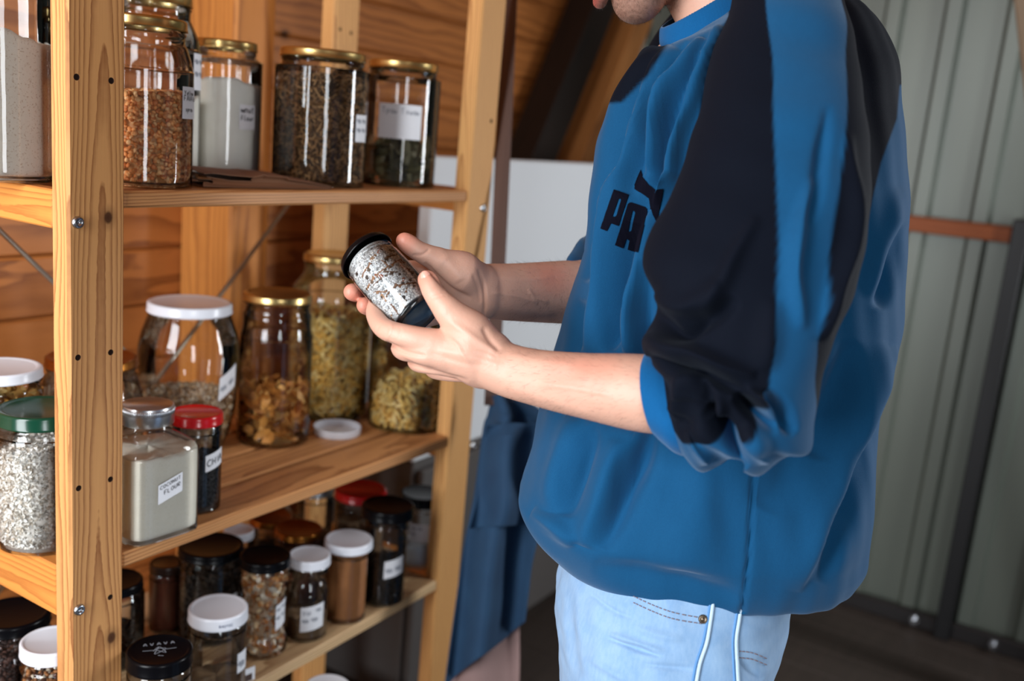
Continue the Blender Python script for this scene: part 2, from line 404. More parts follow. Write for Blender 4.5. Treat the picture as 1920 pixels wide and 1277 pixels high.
# white board standing on the grey cabinet
x0 = onp(815, 300, 1, 1.30)[0]
o = mk('white_board', *boxvf((x0, 1.30, 0.62), (x0 + 1.0, 1.335, onp(960, 300, 1, 1.30)[2]), 0.004), plain('white_board_paint', lin(236, 240, 244), 0.5, 0, 0.02), smooth=False)
tag(o, 'large plain white board standing behind the far end of the shelving', 'board')
t = thing('grey_cabinet', 'dark grey low cabinet between the hanging apron and the jeans', 'cabinet', (x0 + 0.5, 1.45, 0))
mg = plain('grey_cabinet_paint', lin(92, 88, 86), 0.5)
mk('body', *boxvf((-0.5, -0.15, 0), (0.5, 0.19, 0.618), 0.004), mg, t, smooth=False)
dr = mk('door', *boxvf((-0.49, -0.172, 0.03), (0.49, -0.152, 0.6), 0.004), mg, t, smooth=False)
kp = onp(1003, 1190, 1, 1.277)
V, F = lathe([(0, 0.012), (0.010, 0.012), (0.013, 0.008), (0.008, 0.0)], 20); V = V[:, [0, 2, 1]] * (1, -1, 1)
mk('knob', V, F, plain('dark_knob', lin(40, 26, 24), 0.4), dr, loc=(kp[0] - x0 - 0.5, -0.172, kp[2]))

# ------------------------------------------------------------------ shelving unit
XS, YF = 0.679, 1.027
PW, PT = 0.0755, 0.033
XE = 1.480
YB = 1.378
SH = [1.281, 0.808, 0.506, 0.10]
unit = thing('shelving_unit', 'open pine shelving unit with slatted shelves full of jars', 'shelves', (XS, YF, 0))
def boolean_holes(o, holes, r=0.0038):
    mb = MB()
    for (x, z) in holes: mb.add(*tube([(x, -0.01, z), (x, 0.022, z)], r, 14))
    c = mb.build('cutter', M['hole'], loc=(XS + o.location.x, YF + o.location.y, 0)); bpy.context.view_layer.update()
    md = o.modifiers.new('b', 'BOOLEAN'); md.operation = 'DIFFERENCE'; md.object = c; md.solver = 'EXACT'
    try: md.material_mode = 'TRANSFER'
    except Exception: pass
    dg = bpy.context.evaluated_depsgraph_get(); dg.update()
    me = bpy.data.meshes.new_from_object(o.evaluated_get(dg)); o.modifiers.clear(); o.data = me
    bpy.data.objects.remove(c)
kz = onp(203, 408, 1, YF)
M['post'] = wood('pine_post_front', lin(216, 158, 98), lin(138, 80, 40), 'Z', 0.0033, (0.036, 0.017, 1.0), (0.016, -0.004, 0), rand=False, dist=0.7, fine=0.25,
                 knots=[(kz[0] - XS, 0, kz[2], 0.0055), (0.058, 0, onp(222, 1190, 1, YF)[2], 0.006)])
lxs, rxs = 0.0115, 0.056
hz = [1.409, 1.083, 0.917]
for (x, y, mat) in ((0, 0, M['post']), (XE - XS, 0, M['pine']), (0, YB - YF, M['pine']), (XE - XS, YB - YF, M['pine'])):
    o = mk('post', *boxvf((0, 0, 0), (PW, PT, 2.1), 0.003), mat, unit, loc=(x, y, 0), smooth=False)
    if mat is M['post']: boolean_holes(o, [(lxs, q) for q in hz] + [(rxs, q) for q in hz] + [(rxs, 0.754)])
    elif y == 0: boolean_holes(o, [(rxs, q) for q in (1.409, 1.083, 0.917)])
    else:
        zz = onp(648, 57, 1, YB)[2]; boolean_holes(o, [(0.02, zz), (0.052, zz - 0.003), (0.02, zz - 0.16), (0.052, zz - 0.163)])
slats = [(0.002, 0.090, 1), (0.101, 0.187, 0), (0.198, 0.284, 0), (0.295, 0.372, 0)]
for k, zt in enumerate(SH):
    mat = M['slat_pale'] if k >= 2 else M['slat']
    rh = 0.046 if k == 0 else 0.070
    mb = MB(); t_ = 0.021
    for (ya, yb, fr) in slats:
        x0_, x1_ = (PW, XE - XS) if fr else (0.022, XE - XS + PW - 0.022)
        if ya > 0.28: x0_, x1_ = PW, XE - XS
        mb.add(*boxvf((x0_, ya, zt - t_), (x1_, yb, zt), 0.003))
    sh = mb.build('shelf', mat, unit, smooth=False)
    for xx in (0.001, XE - XS + PW - 0.021):
        mk('rail', *boxvf((0, 0, 0), (0.020, YB - YF - PT, rh), 0.002), M['rail'], sh, loc=(xx, PT, zt - rh - 0.001), smooth=False)
def bolt(x, z, r=0.0075):
    V, F = lathe([(0.0, 0.0012), (0.0028, 0.0012), (0.0032, 0.0040), (r * 0.75, 0.0042), (r * 0.95, 0.0028), (r, 0.0)], 24)
    V = V[:, [0, 2, 1]] * (1, -1, 1)
    mk('bolt', V, F, M['steel'], unit, loc=(x - XS, 0, z))
for px, py in [(145, 417), (148, 1143), (905, 390), (887, 835)]:
    q = onp(px, py, 1, YF); bolt(q[0], q[2])
yr = 0.384 + 0.008
for (xa, za, xb, zb) in ((-0.0, 0.47, 0.86, 1.34), (0.86, 0.47, 0.0, 1.33)):
    mk('brace_rod', *tube([(xa, yr + (0.004 if xa else -0.004), za), (xb, yr + (0.004 if xa else -0.004), zb)], 0.0042, 8), M['rod'], unit)

# ------------------------------------------------------------------ writing (pen strokes)
GL = {'A': [[(0, 0), (.45, 1), (.9, 0)], [(.2, .4), (.72, .4)]], 'B': [[(0, 0), (0, 1), (.6, .9), (.55, .58), (0, .52), (.7, .4), (.65, .05), (0, 0)]],
 'C': [[(.85, .85), (.5, 1), (.1, .7), (.05, .3), (.4, 0), (.85, .12)]], 'D': [[(0, 0), (0, 1), (.6, .85), (.8, .45), (.55, .1), (0, 0)]],
 'E': [[(.8, 1), (0, 1), (0, 0), (.8, 0)], [(0, .5), (.6, .5)]], 'F': [[(.8, 1), (0, 1), (0, 0)], [(0, .52), (.6, .52)]],
 'H': [[(0, 0), (0, 1)], [(.75, 0), (.75, 1)], [(0, .5), (.75, .5)]], 'I': [[(.3, 0), (.3, 1)]], 'L': [[(0, 1), (0, 0), (.65, 0)]],
 'N': [[(0, 0), (0, 1), (.7, 0), (.75, 1)]], 'O': [[(.4, 1), (.05, .75), (.05, .25), (.4, 0), (.75, .25), (.75, .75), (.4, 1)]],
 'P': [[(0, 0), (0, 1), (.65, .9), (.65, .55), (0, .48)]], 'R': [[(0, 0), (0, 1), (.65, .9), (.6, .55), (0, .5), (.7, 0)]],
 'S': [[(.7, .9), (.35, 1), (.05, .75), (.65, .35), (.4, 0), (0, .1)]], 'T': [[(0, 1), (.8, 1)], [(.4, 1), (.4, 0)]],
 'U': [[(0, 1), (.05, .2), (.38, 0), (.7, .2), (.75, 1)]], 'V': [[(0, 1), (.38, 0), (.78, 1)]], 'W': [[(0, 1), (.25, 0), (.5, .7), (.75, 0), (1, 1)]],
 'Y': [[(0, 1), (.38, .5)], [(.8, 1), (.2, -.1)]],
 'a': [[(.6, .55), (.3, .6), (.05, .3), (.3, 0), (.6, .2), (.6, .6), (.65, 0)]], 'b': [[(0, 1), (0, 0), (.5, .05), (.6, .4), (.3, .6), (0, .45)]],
 'e': [[(.05, .3), (.6, .35), (.4, .6), (.05, .35), (.25, 0), (.6, .1)]], 'l': [[(.15, 1), (.2, .1), (.4, 0)]], 'o': [[(.3, .6), (.05, .3), (.3, 0), (.6, .3), (.3, .6)]],
 'w': [[(0, .55), (.2, 0), (.4, .45), (.6, 0), (.85, .6)]], 'n': [[(0, .55), (.05, 0)], [(.05, .4), (.35, .6), (.5, .4), (.55, 0)]],
 'r': [[(0, .55), (.05, 0)], [(.05, .4), (.3, .58), (.45, .5)]], 'u': [[(0, .55), (.1, .05), (.4, .05), (.5, .5), (.55, 0)]], 'f': [[(.5, .95), (.25, .9), (.2, 0)], [(0, .5), (.45, .5)]],
 's': [[(.45, .55), (.1, .5), (.45, .2), (.05, .02)]], 'p': [[(0, .55), (.05, -.4)], [(0, .45), (.4, .6), (.5, .25), (.05, .05)]], 't': [[(.25, .9), (.25, .05), (.5, 0)], [(0, .6), (.5, .6)]],
 '~': [[(0, .3), (.2, .6), (.4, .1), (.6, .6), (.8, .1), (1, .5)]], ' ': []}
def strokes(text):
    """list of polylines in units of cap height, advancing in x"""
    x = 0; out = []
    for ch in text:
        for st in GL.get(ch, []): out.append([(x + a * 0.72, b) for a, b in st])
        x += 0.5 if ch == ' ' else (1.05 if ch in 'W~' else 0.5 if ch in 'Il' else 0.6 if ch.islower() else 0.85)
    return out, x
def ribbon(pts, w):
    pts = np.array(cr(pts, max(6, len(pts) * 4)) if len(pts) > 2 else pts, float)
    T = np.gradient(pts, axis=0); T /= np.linalg.norm(T, axis=1, keepdims=True) + 1e-9
    N = np.c_[-T[:, 1], T[:, 0]] * w / 2
    return np.concatenate([pts + N, pts - N]), np.array([[i, i + 1, i + 1 + len(pts), i + len(pts)] for i in range(len(pts) - 1)])

# ------------------------------------------------------------------ food pieces
def ico(sub=0):
    import bmesh
    bm = bmesh.new(); bmesh.ops.create_icosphere(bm, subdivisions=sub + 1, radius=1)
    V = np.array([v.co[:] for v in bm.verts]); F = np.array([[v.index for v in f.verts] for f in bm.faces]); bm.free(); return V, F
ICO0, ICO1 = ico(0), ico(1)
def pc_tube(L, r, bend, n=6, k=5):
    s = np.linspace(-.5, .5, k)
    pts = np.c_[s * L, bend * L * (0.25 - s ** 2) * 4, bend * 0.3 * L * s]
    V, F = tube(pts, r, n); return V, F
def pc_twist(L, r, n=9):
    s = np.linspace(0, 1, n); V = []
    for q in s:
        a = q * 5.5; V += [(q * L - L / 2, r * math.cos(a), r * math.sin(a)), (q * L - L / 2, -r * math.cos(a), -r * math.sin(a))]
    F = [[2 * i, 2 * i + 1, 2 * i + 3, 2 * i + 2] for i in range(n - 1)]; return np.array(V), [np.array(F)]
def pc_flake(L, w, curl=0.2):
    u = np.linspace(-.5, .5, 4); V = [(a * L, b * w * (1 - (2 * a) ** 2 * 0.6), curl * L * (a * a + b * b)) for a in u for b in (-.5, 0, .5)]
    return np.array(V), [gridF(4, 3, False)]
def rotm(n, rng, flat=None):
    q = rng.normal(size=(n, 4)); q /= np.linalg.norm(q, axis=1, keepdims=True); w, x, y, z = q.T
    return np.stack([np.stack([1 - 2 * (y * y + z * z), 2 * (x * y - z * w), 2 * (x * z + y * w)], -1), np.stack([2 * (x * y + z * w), 1 - 2 * (x * x + z * z), 2 * (y * z - x * w)], -1), np.stack([2 * (x * z - y * w), 2 * (y * z + x * w), 1 - 2 * (x * x + y * y)], -1)], 1)
def place(mb, tmpl, pos, rng, cols, smin=0.8, smax=1.2, rot=None):
    V, F = tmpl; F = F if isinstance(F, list) else [F]; n = len(pos)
    R = rotm(n, rng) if rot is None else rot
    s = rng.uniform(smin, smax, n)[:, None, None]
    VV = np.einsum('nij,kj->nki', R, V) * s + pos[:, None, :]
    c = np.array(cols)[rng.integers(0, len(cols), n)] * rng.uniform(0.75, 1.15, (n, 1))
    off = np.arange(n)[:, None, None] * len(V)
    mb.add(VV.reshape(-1, 3), [(f[None] + off).reshape(-1, f.shape[1]) for f in F], np.repeat(c, len(V), 0))
L3 = lambda *c: lin(*c)[:3]
def fill_pieces(kind, R, z0, z1, rng, sec=None, slant=0.0, sdir=0.0):
    """pieces lining the wall and the top of a jar filled to z1; returns MB with its core"""
    mb = MB()
    spec = {
     'peas': (0.0034, [L3(238, 170, 106), L3(222, 146, 82), L3(244, 194, 136), L3(204, 122, 64)], 'pea'),
     'pasta': (0.011, [L3(232, 182, 96), L3(214, 158, 72), L3(242, 206, 132)], 'twist'),
     'farfalle': (0.011, [L3(222, 154, 72), L3(192, 122, 50), L3(238, 180, 100)], 'flake'),
     'macaroni': (0.008, [L3(250, 212, 124), L3(240, 190, 94), L3(254, 228, 158)], 'tube'),
     'herb': (0.006, [L3(176, 128, 80), L3(122, 86, 54), L3(204, 156, 104), L3(80, 58, 38)], 'curl'),
     'leaves': (0.016, [L3(122, 114, 78), L3(92, 88, 60), L3(146, 134, 98)], 'leaf'),
     'oats': (0.0042, [L3(240, 216, 182), L3(220, 182, 136), L3(186, 146, 104), L3(248, 234, 212)], 'oat'),
     'bran': (0.0024, [L3(253, 250, 243), L3(242, 235, 226), L3(205, 192, 176), L3(255, 253, 250)], 'oat'),
     'granola': (0.006, [L3(232, 166, 98), L3(244, 216, 172), L3(196, 124, 64), L3(250, 240, 222)], 'oat'),
     'dark': (0.007, [L3(58, 44, 36), L3(38, 30, 26), L3(84, 66, 52)], 'curl'),
     'chia': (0.0016, [L3(40, 40, 46), L3(24, 24, 28), L3(70, 68, 70), L3(16, 15, 18)], 'seed'),
     'beans': (0.004, [L3(60, 34, 26), L3(44, 24, 20), L3(84, 50, 38)], 'pea'),
     'mix': (0.004, [L3(180, 120, 70), L3(214, 200, 180), L3(90, 50, 30)], 'pea')}[kind]
    a, cols, sh = spec
    tm = {'pea': (ICO1[0] * (a, a, a * 0.62), ICO1[1]), 'twist': pc_twist(a * 3.2, a * 0.45), 'flake': pc_flake(a * 2.6, a * 1.7, 0.35), 'tube': pc_tube(a * 2.6, a * 0.42, 0.35),
          'curl': pc_tube(a * 2.8, a * 0.16, 0.5, 4, 6), 'leaf': pc_flake(a * 3.0, a * 1.1, 0.18), 'oat': pc_flake(a * 1.9, a * 1.4, 0.25), 'seed': (ICO0[0] * (a, a * 0.7, a * 0.6), ICO0[1])}[sh]
    depth = min(a * 1.1, R * 0.3)
    dens = {'pea': 1.15, 'twist': 1.3, 'flake': 1.0, 'tube': 1.6, 'curl': 2.4, 'leaf': 0.9, 'oat': 1.5, 'seed': 1.0}[sh]
    for layer, rr in ((0, R - depth * 0.75), (1, R - depth * 1.7)):
        n = int(2 * PI * R * (z1 - z0) / (a * a * 3.0) * dens)
        n = min(n, 5200)
        th = rng.uniform(0, 2 * PI, n); z = rng.uniform(z0 + depth * 0.6, z1, n) + slant * np.cos(th - sdir)
        r = rr * (sec(th) if sec is not None else 1) * rng.uniform(0.985, 1.0, n)
        place(mb, tm, np.c_[r * np.cos(th), r * np.sin(th), np.maximum(z, z0 + depth * .6)], rng, cols)
    n = min(int(PI * R * R / (a * a * 3.0) * dens), 2500)
    th = rng.uniform(0, 2 * PI, n); r = (R - depth) * np.sqrt(rng.uniform(0, 1, n))
    place(mb, tm, np.c_[r * np.cos(th), r * np.sin(th), z1 + slant * np.cos(th - sdir) * r / R + rng.uniform(-0.3, 0.3, n) * a], rng, cols)
    # dark core so that no gap shows through
    rc = R - depth * 1.9
    nth = 32; t2 = np.arange(nth) * 2 * PI / nth
    V = [(0, 0, z0)]
    rows = [(rc, z0, 0), (rc, z1 - a, slant), (rc * 0.5, z1 - a, slant * 0.5)]
    for (q, zz, sl) in rows:
        for tt in t2: V.append((q * math.cos(tt), q * math.sin(tt), zz + sl * math.cos(tt - sdir)))
    V.append((0, 0, z1 - a)); V = np.array(V)
    F4 = gridF(3, nth) + 1; j = np.arange(nth)
    F3 = np.concatenate([np.stack([np.zeros(nth, int), (j + 1) % nth + 1, j + 1], -1), np.stack([np.full(nth, len(V) - 1), 1 + 2 * nth + j, 1 + 2 * nth + (j + 1) % nth], -1)])
    mb.add(V, [F4, F3], np.array(cols).mean(0) * (0.95 if kind == 'bran' else 0.6))
    return mb

# ------------------------------------------------------------------ jars
POW = {
 'flour': powder('speckled_flour', lin(246, 236, 224), lin(234, 222, 208), lin(176, 136, 98), 0.5, 420),
 'white': powder('white_flour', lin(248, 244, 236), lin(238, 232, 222), lin(215, 206, 192), 0.2),
 'cream': powder('cream_coconut_flour', lin(250, 244, 230), lin(240, 232, 216), lin(196, 184, 160), 0.35, 700),
 'flake': powder('grey_white_oat_flakes', lin(248, 242, 232), lin(228, 220, 208), lin(128, 112, 96), 0.85, 300),
 'salt': powder('white_salt', lin(246, 248, 252), lin(238, 242, 248), lin(200, 205, 215), 0.2),
 'spice': powder('brown_ground_spice', lin(192, 132, 80), lin(166, 108, 62), lin(110, 68, 36), 0.5, 500),
 'terracotta': powder('reddish_brown_powder', lin(120, 58, 34), lin(96, 44, 26), lin(60, 28, 16), 0.4, 500),
 'tan': powder('tan_brown_powder', lin(124, 96, 66), lin(104, 78, 52), lin(70, 50, 34), 0.4, 500)}
FOODCAT = {'peas': ('split_peas', 'split peas'), 'pasta': ('pasta_spirals', 'pasta'), 'farfalle': ('farfalle', 'pasta'), 'macaroni': ('macaroni', 'pasta'), 'herb': ('dried_herbs', 'herbs'),
 'leaves': ('dried_leaves', 'leaves'), 'oats': ('rolled_oats', 'oats'), 'bran': ('oat_flakes', 'flakes'), 'granola': ('toasted_flakes', 'flakes'), 'dark': ('dark_herbs', 'herbs'), 'chia': ('chia_seeds', 'seeds'),
 'beans': ('dark_beans', 'beans'), 'mix': ('mixed_seeds', 'seeds'),
 'flour': ('flour', 'flour'), 'white': ('white_flour', 'flour'), 'cream': ('coconut_flour', 'flour'), 'flake': ('oat_flakes', 'flakes'), 'salt': ('white_salt', 'salt'),
 'spice': ('ground_spice', 'spice'), 'terracotta': ('red_powder', 'spice'), 'tan': ('brown_powder', 'spice')}
def sag(px, py):
    r = ray(px, py); return -r[2] / math.hypot(r[0], r[1])
SQ = lambda ang, n=5.0: (lambda th: 1.0 / (np.abs(np.cos(th - ang)) ** n + np.abs(np.sin(th - ang)) ** n) ** (1 / n) * 0.5 + 0.5 * 1.0 / (np.abs(np.cos(th - ang)) ** 7 + np.abs(np.sin(th - ang)) ** 7) ** (1 / 7))
def jar(label, cx, w, yt, z=None, yb=None, Y=None, lid='gold', lw=None, lh=0.014, style='shoulder', neck=0.86, food=None, level=0.5, slant=0.0, sdir=0, foodlabel=None,
        paper=None, text=None, ang=None, glass='glass', group=None, lid_style='twist', base_c=None, seed=0, ink='ink', name='jar', segs=56):
    """cx = middle px, w = body px width, yt = top px of the lid, yb = lowest px of the base (or Y = depth on the shelf)"""
    rng = np.random.default_rng(seed + int(cx * 7 + w))
    lw = lw or w * 0.9
    if Y is None:
        ymid = (yb + yt) / 2; by = yb; 
        for _ in range(6):
            bx = cx + (by - ymid) * (191 - cx) / 8700
            s = abs(sag(bx, by)); by = yb - w / 2 * s / math.sqrt(1 + s * s)
        pb = onp(bx, by, 2, z)
    else:
        q = onp(cx, (yt + (yb or yt + 240)) / 2, 1, Y); pb = np.array([q[0], q[1], z])
    t_ = proj(pb)[2]; R = w * t_ / FPX / 2; Rl = lw * t_ / FPX / 2
    lo, hi = 0.02, 0.5
    for _ in range(30):
        mid = (lo + hi) / 2; c = pb + (0, 0, mid); q = proj(c); s = sag(q[0], q[1])
        yy = q[1] - (lw / 2) * abs(s) / math.sqrt(1 + s * s)
        lo, hi = (mid, hi) if yy > yt else (lo, mid)
    Ht = (lo + hi) / 2
    toc = math.atan2(CAM[1] - pb[1], CAM[0] - pb[0])
    o = thing(name, label, 'jar', pb, group)
    Hg = Ht - 0.001; Rn = min(Rl * 0.94, R * 0.99)
    hn = Ht - lh - 0.004
    sec = None
    if style == 'square':
        sec = SQ(ang if ang is not None else toc + 0.6)
    if style == 'globe':
        pr = [(R * .62, 0.002), (R * .70, 0.004), (R * .82, Ht * .10), (R * .91, Ht * .25), (R * .975, Ht * .42), (R, Ht * .56), (R * .995, Ht * .67), (R * .96, Ht * .76), (R * .89, Ht * .83), (Rn * 1.05, Ht * .885), (Rn, hn)]
    elif style == 'straight':
        pr = [(R * .9, 0.002), (R * .97, 0.005), (R, 0.011), (R, hn * .88), (R * .985, hn * .92), (Rn * 1.01, hn * .975), (Rn, hn)]
    elif style == 'waist':
        pr = [(R * .9, 0.002), (R * .97, 0.005), (R, 0.012), (R, hn * .18), (R * .9, hn * .27), (R * .86, hn * .45), (R * .87, hn * .62), (R * .95, hn * .80), (R * .99, hn * .90), (Rn * 1.0, hn)]
    elif style == 'bottle':
        pr = [(R * .9, 0.002), (R * .97, 0.005), (R, 0.012), (R, hn * .60), (R * .975, hn * .68), (R * .90, hn * .77), (R * .79, hn * .86), (Rn * 1.02, hn * .955), (Rn, hn)]
    elif style == 'square':
        pr = [(R * .93, 0.002, 1), (R * .985, 0.005, 1), (R, 0.014, 1), (R, hn * .74, 1), (R * .985, hn * .81, .95), (R * .93, hn * .87, .7), (Rn * 1.05, hn * .94, .1), (Rn, hn * .96, 0), (Rn, hn, 0)]
    else:
        pr = [(R * .9, 0.002), (R * .97, 0.005), (R, 0.013), (R, hn * .70), (R * .985, hn * .77), (R * .94, hn * .84), (Rn * 1.06, hn * .915), (Rn * 1.0, hn * .945), (Rn, hn)]
    pr = [tuple(p) + ((1,) if style == 'square' and len(p) == 2 else ()) for p in pr]
    ncol = len(pr[0])
    sm = cr(np.array(pr), (len(pr) - 1) * 4 + 1)
    ztop = Hg - 0.003
    thr = [(Rn, hn + .002), (Rn * 1.025, hn + .004), (Rn, hn + .006)] if not False else []
    extra = np.array([(Rn * 1.0, ztop) + ((0,) if ncol == 3 else ())])
    base = np.array([(R * .0 + 1e-4, 0.006) + ((0,) if ncol == 3 else ()), (R * .6, 0.005) + ((1,) if ncol == 3 else ()), (R * .82, 0.002) + ((1,) if ncol == 3 else ()), (R * .87, 0.0008) + ((1,) if ncol == 3 else ())])
    if style == 'globe': base[1:, 0] *= 0.68
    # bead below the lid
    bead = [(Rn * 1.0, hn - .0025), (Rn * 1.03, hn - .001), (Rn * 1.03, hn + .0008), (Rn, hn + .002)]
    sm = sm[sm[:, 1] < hn - .003]
    bead = np.array([b + ((0,) if ncol == 3 else ()) for b in bead])
    prof = np.concatenate([base, sm, bead, extra])
    prof[:, 1] = np.maximum(prof[:, 1], 0.0009)
    V, F = lathe(prof, segs, sec)
    mk('glass_body', V, F, M[glass], o)
    # lid
    if lid_style == 'ring':
        lp = [(Rl * .97, Ht - lh), (Rl, Ht - lh + .001), (Rl, Ht - lh * .45), (Rl * 1.004, Ht - lh * .42), (Rl * 1.004, Ht - .0015), (Rl * .985, Ht), (Rl * .90, Ht), (Rl * .88, Ht - .0008), (1e-4, Ht - .0008)]
    else:
        lp = [(Rl * .955, Ht - lh), (Rl * .985, Ht - lh - .0004), (Rl * 1.0, Ht - lh + .0012), (Rl * .985, Ht - lh + .0028), (Rl * .982, Ht - .004), (Rl * .975, Ht - .0016), (Rl * .94, Ht - .0002), (Rl * .88, Ht), (Rl * .84, Ht - .0012), (Rl * .80, Ht - .0018), (1e-4, Ht - .0018)]
    lo_ = mk('lid', *lathe(np.array(lp), segs), M[lid + '_lid'] if lid + '_lid' in M else M[lid], o, sharp=50)
    if lid_style == 'ring':
        mb = MB(); nk = 90
        for k in range(nk):
            a = k * 2 * PI / nk; p = np.array([math.cos(a), math.sin(a), 0]) * Rl * 1.006
            mb.add(*tube([p + (0, 0, Ht - .0105), p + (0, 0, Ht - .0022)], 0.0009, 4))
        mb.build('knurled_rim', M['silver'], lo_)
    # paper label
    def onwall(th, zz, off):
        zi = np.interp(zz, sm[:, 1], sm[:, 0]); s_ = sec(th) if sec is not None else 1.0
        r = zi * s_ + off
        return np.stack([r * np.cos(th), r * np.sin(th), zz], -1)
    if paper:
        (tfrac, wfrac, zc, zh) = paper[:4]; tilt_ = paper[4] if len(paper) > 4 else 0.0   # centre across image (0..1), width / body width, centre height, height (fractions of Ht)
        th0 = toc + math.asin(max(-1, min(1, 2 * tfrac - 1))); hw = wfrac   # half angle
        nu = 14; U = np.linspace(-1, 1, nu); Wd = np.linspace(-1, 1, 5)
        uu, ww = np.meshgrid(U, Wd); th = th0 + uu * hw; zz = (zc + ww * zh / 2) * Ht + tilt_ * uu * R
        V = onwall(th.ravel(), zz.ravel(), 0.0006)
        pl = mk('paper_label', V, gridF(5, nu, False), M['paper'], o)
        if text:
            mb = MB(); nl = len(text)
            for li, line in enumerate(text):
                if not line: continue
                st, tw = strokes(line)
                for s_ in st:
                    V, F = ribbon(s_, 0.14)
                    sc_ = min(1.75 / tw, 1.3 / nl * (zh * Ht) / (2 * hw * R) * 1.0)
                    u_ = -0.85 + V[:, 0] * sc_; asp = (2 * hw * R) / 2 / (zh * Ht / 2)
                    w_ = (0.62 - li * 1.35 / max(nl, 2)) + (V[:, 1] - 0.5) * sc_ * asp * 0.9
                    if nl == 1: w_ = (V[:, 1] - .5) * sc_ * asp
                    p = onwall(th0 + u_ * hw, (zc + w_ * zh / 2) * Ht + tilt_ * u_ * R, 0.0011)
                    mb.add(p, [F])
            mb.build('handwriting', M[ink], pl, smooth=False)
    # contents
    if food:
        rng2 = np.random.default_rng(seed + 3)
        z0 = 0.0075; z1 = level * Ht
        if food in POW:
            inner = lambda zz: np.interp(zz, sm[:, 1], sm[:, 0]) - 0.0022
            zs = np.concatenate([[z0], np.linspace(z0 + .003, z1, 26)]); pw = []
            nth = segs; th = np.arange(nth) * 2 * PI / nth; rows = []
            for k, zz in enumerate(zs):
                f_ = (zz - z0) / (z1 - z0)
                zt_ = zz + slant * np.cos(th - sdir) * f_ + f_ ** 3 * 0.006 * (vnoise(np.c_[np.cos(th), np.sin(th), th * 0] * 2.5, seed) if slant or True else 0)
                rr = inner(np.clip(zt_, .001, hn)) * (0.93 if k == 0 else 1)
                if sec is not None: rr = rr * sec(th)
                rows.append(np.c_[rr * np.cos(th), rr * np.sin(th), zt_])
            for q in (0.8, 0.55, 0.3, 0.02):
                top = rows[26].copy(); c_ = top.mean(0); rows.append(c_ + (top - c_) * q + np.c_[th * 0, th * 0, 0.004 * vnoise(top * 60, seed + 1)])
            bot = rows[0].copy(); bot[:, :2] *= 0.02; rows.insert(0, bot)
            V = np.concatenate(rows); fo = mk(FOODCAT[food][0], V, [gridF(len(rows), nth)], POW[food], loc=pb)
        else:
            Rin = (R * 0.62 if style == 'globe' else R) - 0.0025
            if style == 'globe': Rin = float(np.interp(z1 * .5, sm[:, 1], sm[:, 0])) * .97
            if style == 'waist': Rin = R * .86 - .002
            if style == 'square': Rin = R * .93
            if style == 'globe' or style == 'waist':
                mb = fill_pieces(food, R - .0025, z0, z1, rng2, None, slant, sdir)
                VV = np.concatenate(mb.v); lim = np.interp(VV[:, 2], sm[:, 1], sm[:, 0]) - .0022
                k = lim / (R - .0025); VV[:, :2] *= np.minimum(k, 1.0)[:, None]; VV[:, 2] = np.clip(VV[:, 2], z0, hn); mb.v = [VV]; 
            else:
                mb = fill_pieces(food, Rin, z0, z1, rng2, sec, slant, sdir)
                VV = np.concatenate(mb.v); rr = np.hypot(VV[:, 0], VV[:, 1]); lim = np.interp(VV[:, 2], sm[:, 1], sm[:, 0]) - .002
                if sec is not None: lim = lim * sec(np.arctan2(VV[:, 1], VV[:, 0]))
                VV[:, :2] *= np.minimum(1, lim / np.maximum(rr, 1e-6))[:, None]; VV[:, 2] = np.clip(VV[:, 2], z0, hn + .004); mb.v = [VV]
            fo = mb.build(FOODCAT[food][0], M['bits'], loc=pb)
        tag(fo, foodlabel or ('contents of the ' + label), FOODCAT[food][1], None, 'stuff')
    return o, dict(R=R, Rl=Rl, Ht=Ht, toc=toc, pb=pb)

z1_, z2_, z3_, z4_ = SH
GA = 'gold lidded jars on the top shelf'; GB = 'storage jars on the middle shelf'; GC = 'storage jars on the low shelf'
# top shelf
jar('large glass jar of speckled flour at the left edge of the photo', 0, 186, -190, z1_, 322, Y=YF + .145, lid='gold', food='flour', level=.50, slant=.018, sdir=-2.4, foodlabel='speckled whole flour filling the large jar at the left edge', group=GA)
jar('gold lidded jar of orange split peas right beside the front post', 266, 182, 26, z1_, 350, Y=YF + .082, lid='gold', lw=158, food='peas', level=.56, slant=.004, foodlabel='orange split peas in the jar beside the front post', paper=(.955, .30, .52, .19), text=['Yellow', 'FAVA be', '', ' sprou'], group=GA)
jar('tall gold lidded jar half hidden behind the split pea jar', 285, 170, -18, z1_, 340, Y=YF + .225, lid='gold', lw=140, food='white', level=.45, foodlabel='pale flour in the tall jar behind the split pea jar', paper=(.97, .25, .60, .2), text=['~~', '~~'], ink='grey_ink', group=GA)
jar('gold lidded jar of white flour with a small paper tag', 422, 131, 73, z1_, 335, Y=YF + .215, lid='gold', lw=112, style='straight', neck=.9, food='white', level=.66, slant=-.014, sdir=0.9, foodlabel='white flour sloping down inside the small tagged jar', paper=(.80, .26, .46, .18), text=['wnut', 'flour'], group=GA)
jar('wide gold lidded jar packed full of brown dried herbs', 601, 172, 90, z1_, 345, Y=YF + .105, lid='gold', lw=157, style='straight', food='herb', level=.79, foodlabel='brown dried herbs packed to the lid of the wide jar', paper=(.93, .22, .45, .20), text=['~~', '~~'], ink='grey_ink', group=GA)
jar('gold lidded jar of dried leaves with a large white label, last on the top shelf', 750, 141, 112, z1_, 345, Y=YF + .098, lid='gold', lw=129, style='straight', food='leaves', level=.34, foodlabel='dried leaves lying in the jar with the large white label', paper=(.50, .56, .52, .27), text=['Tpau Tsuau', ''], ink='grey_ink', group=GA)
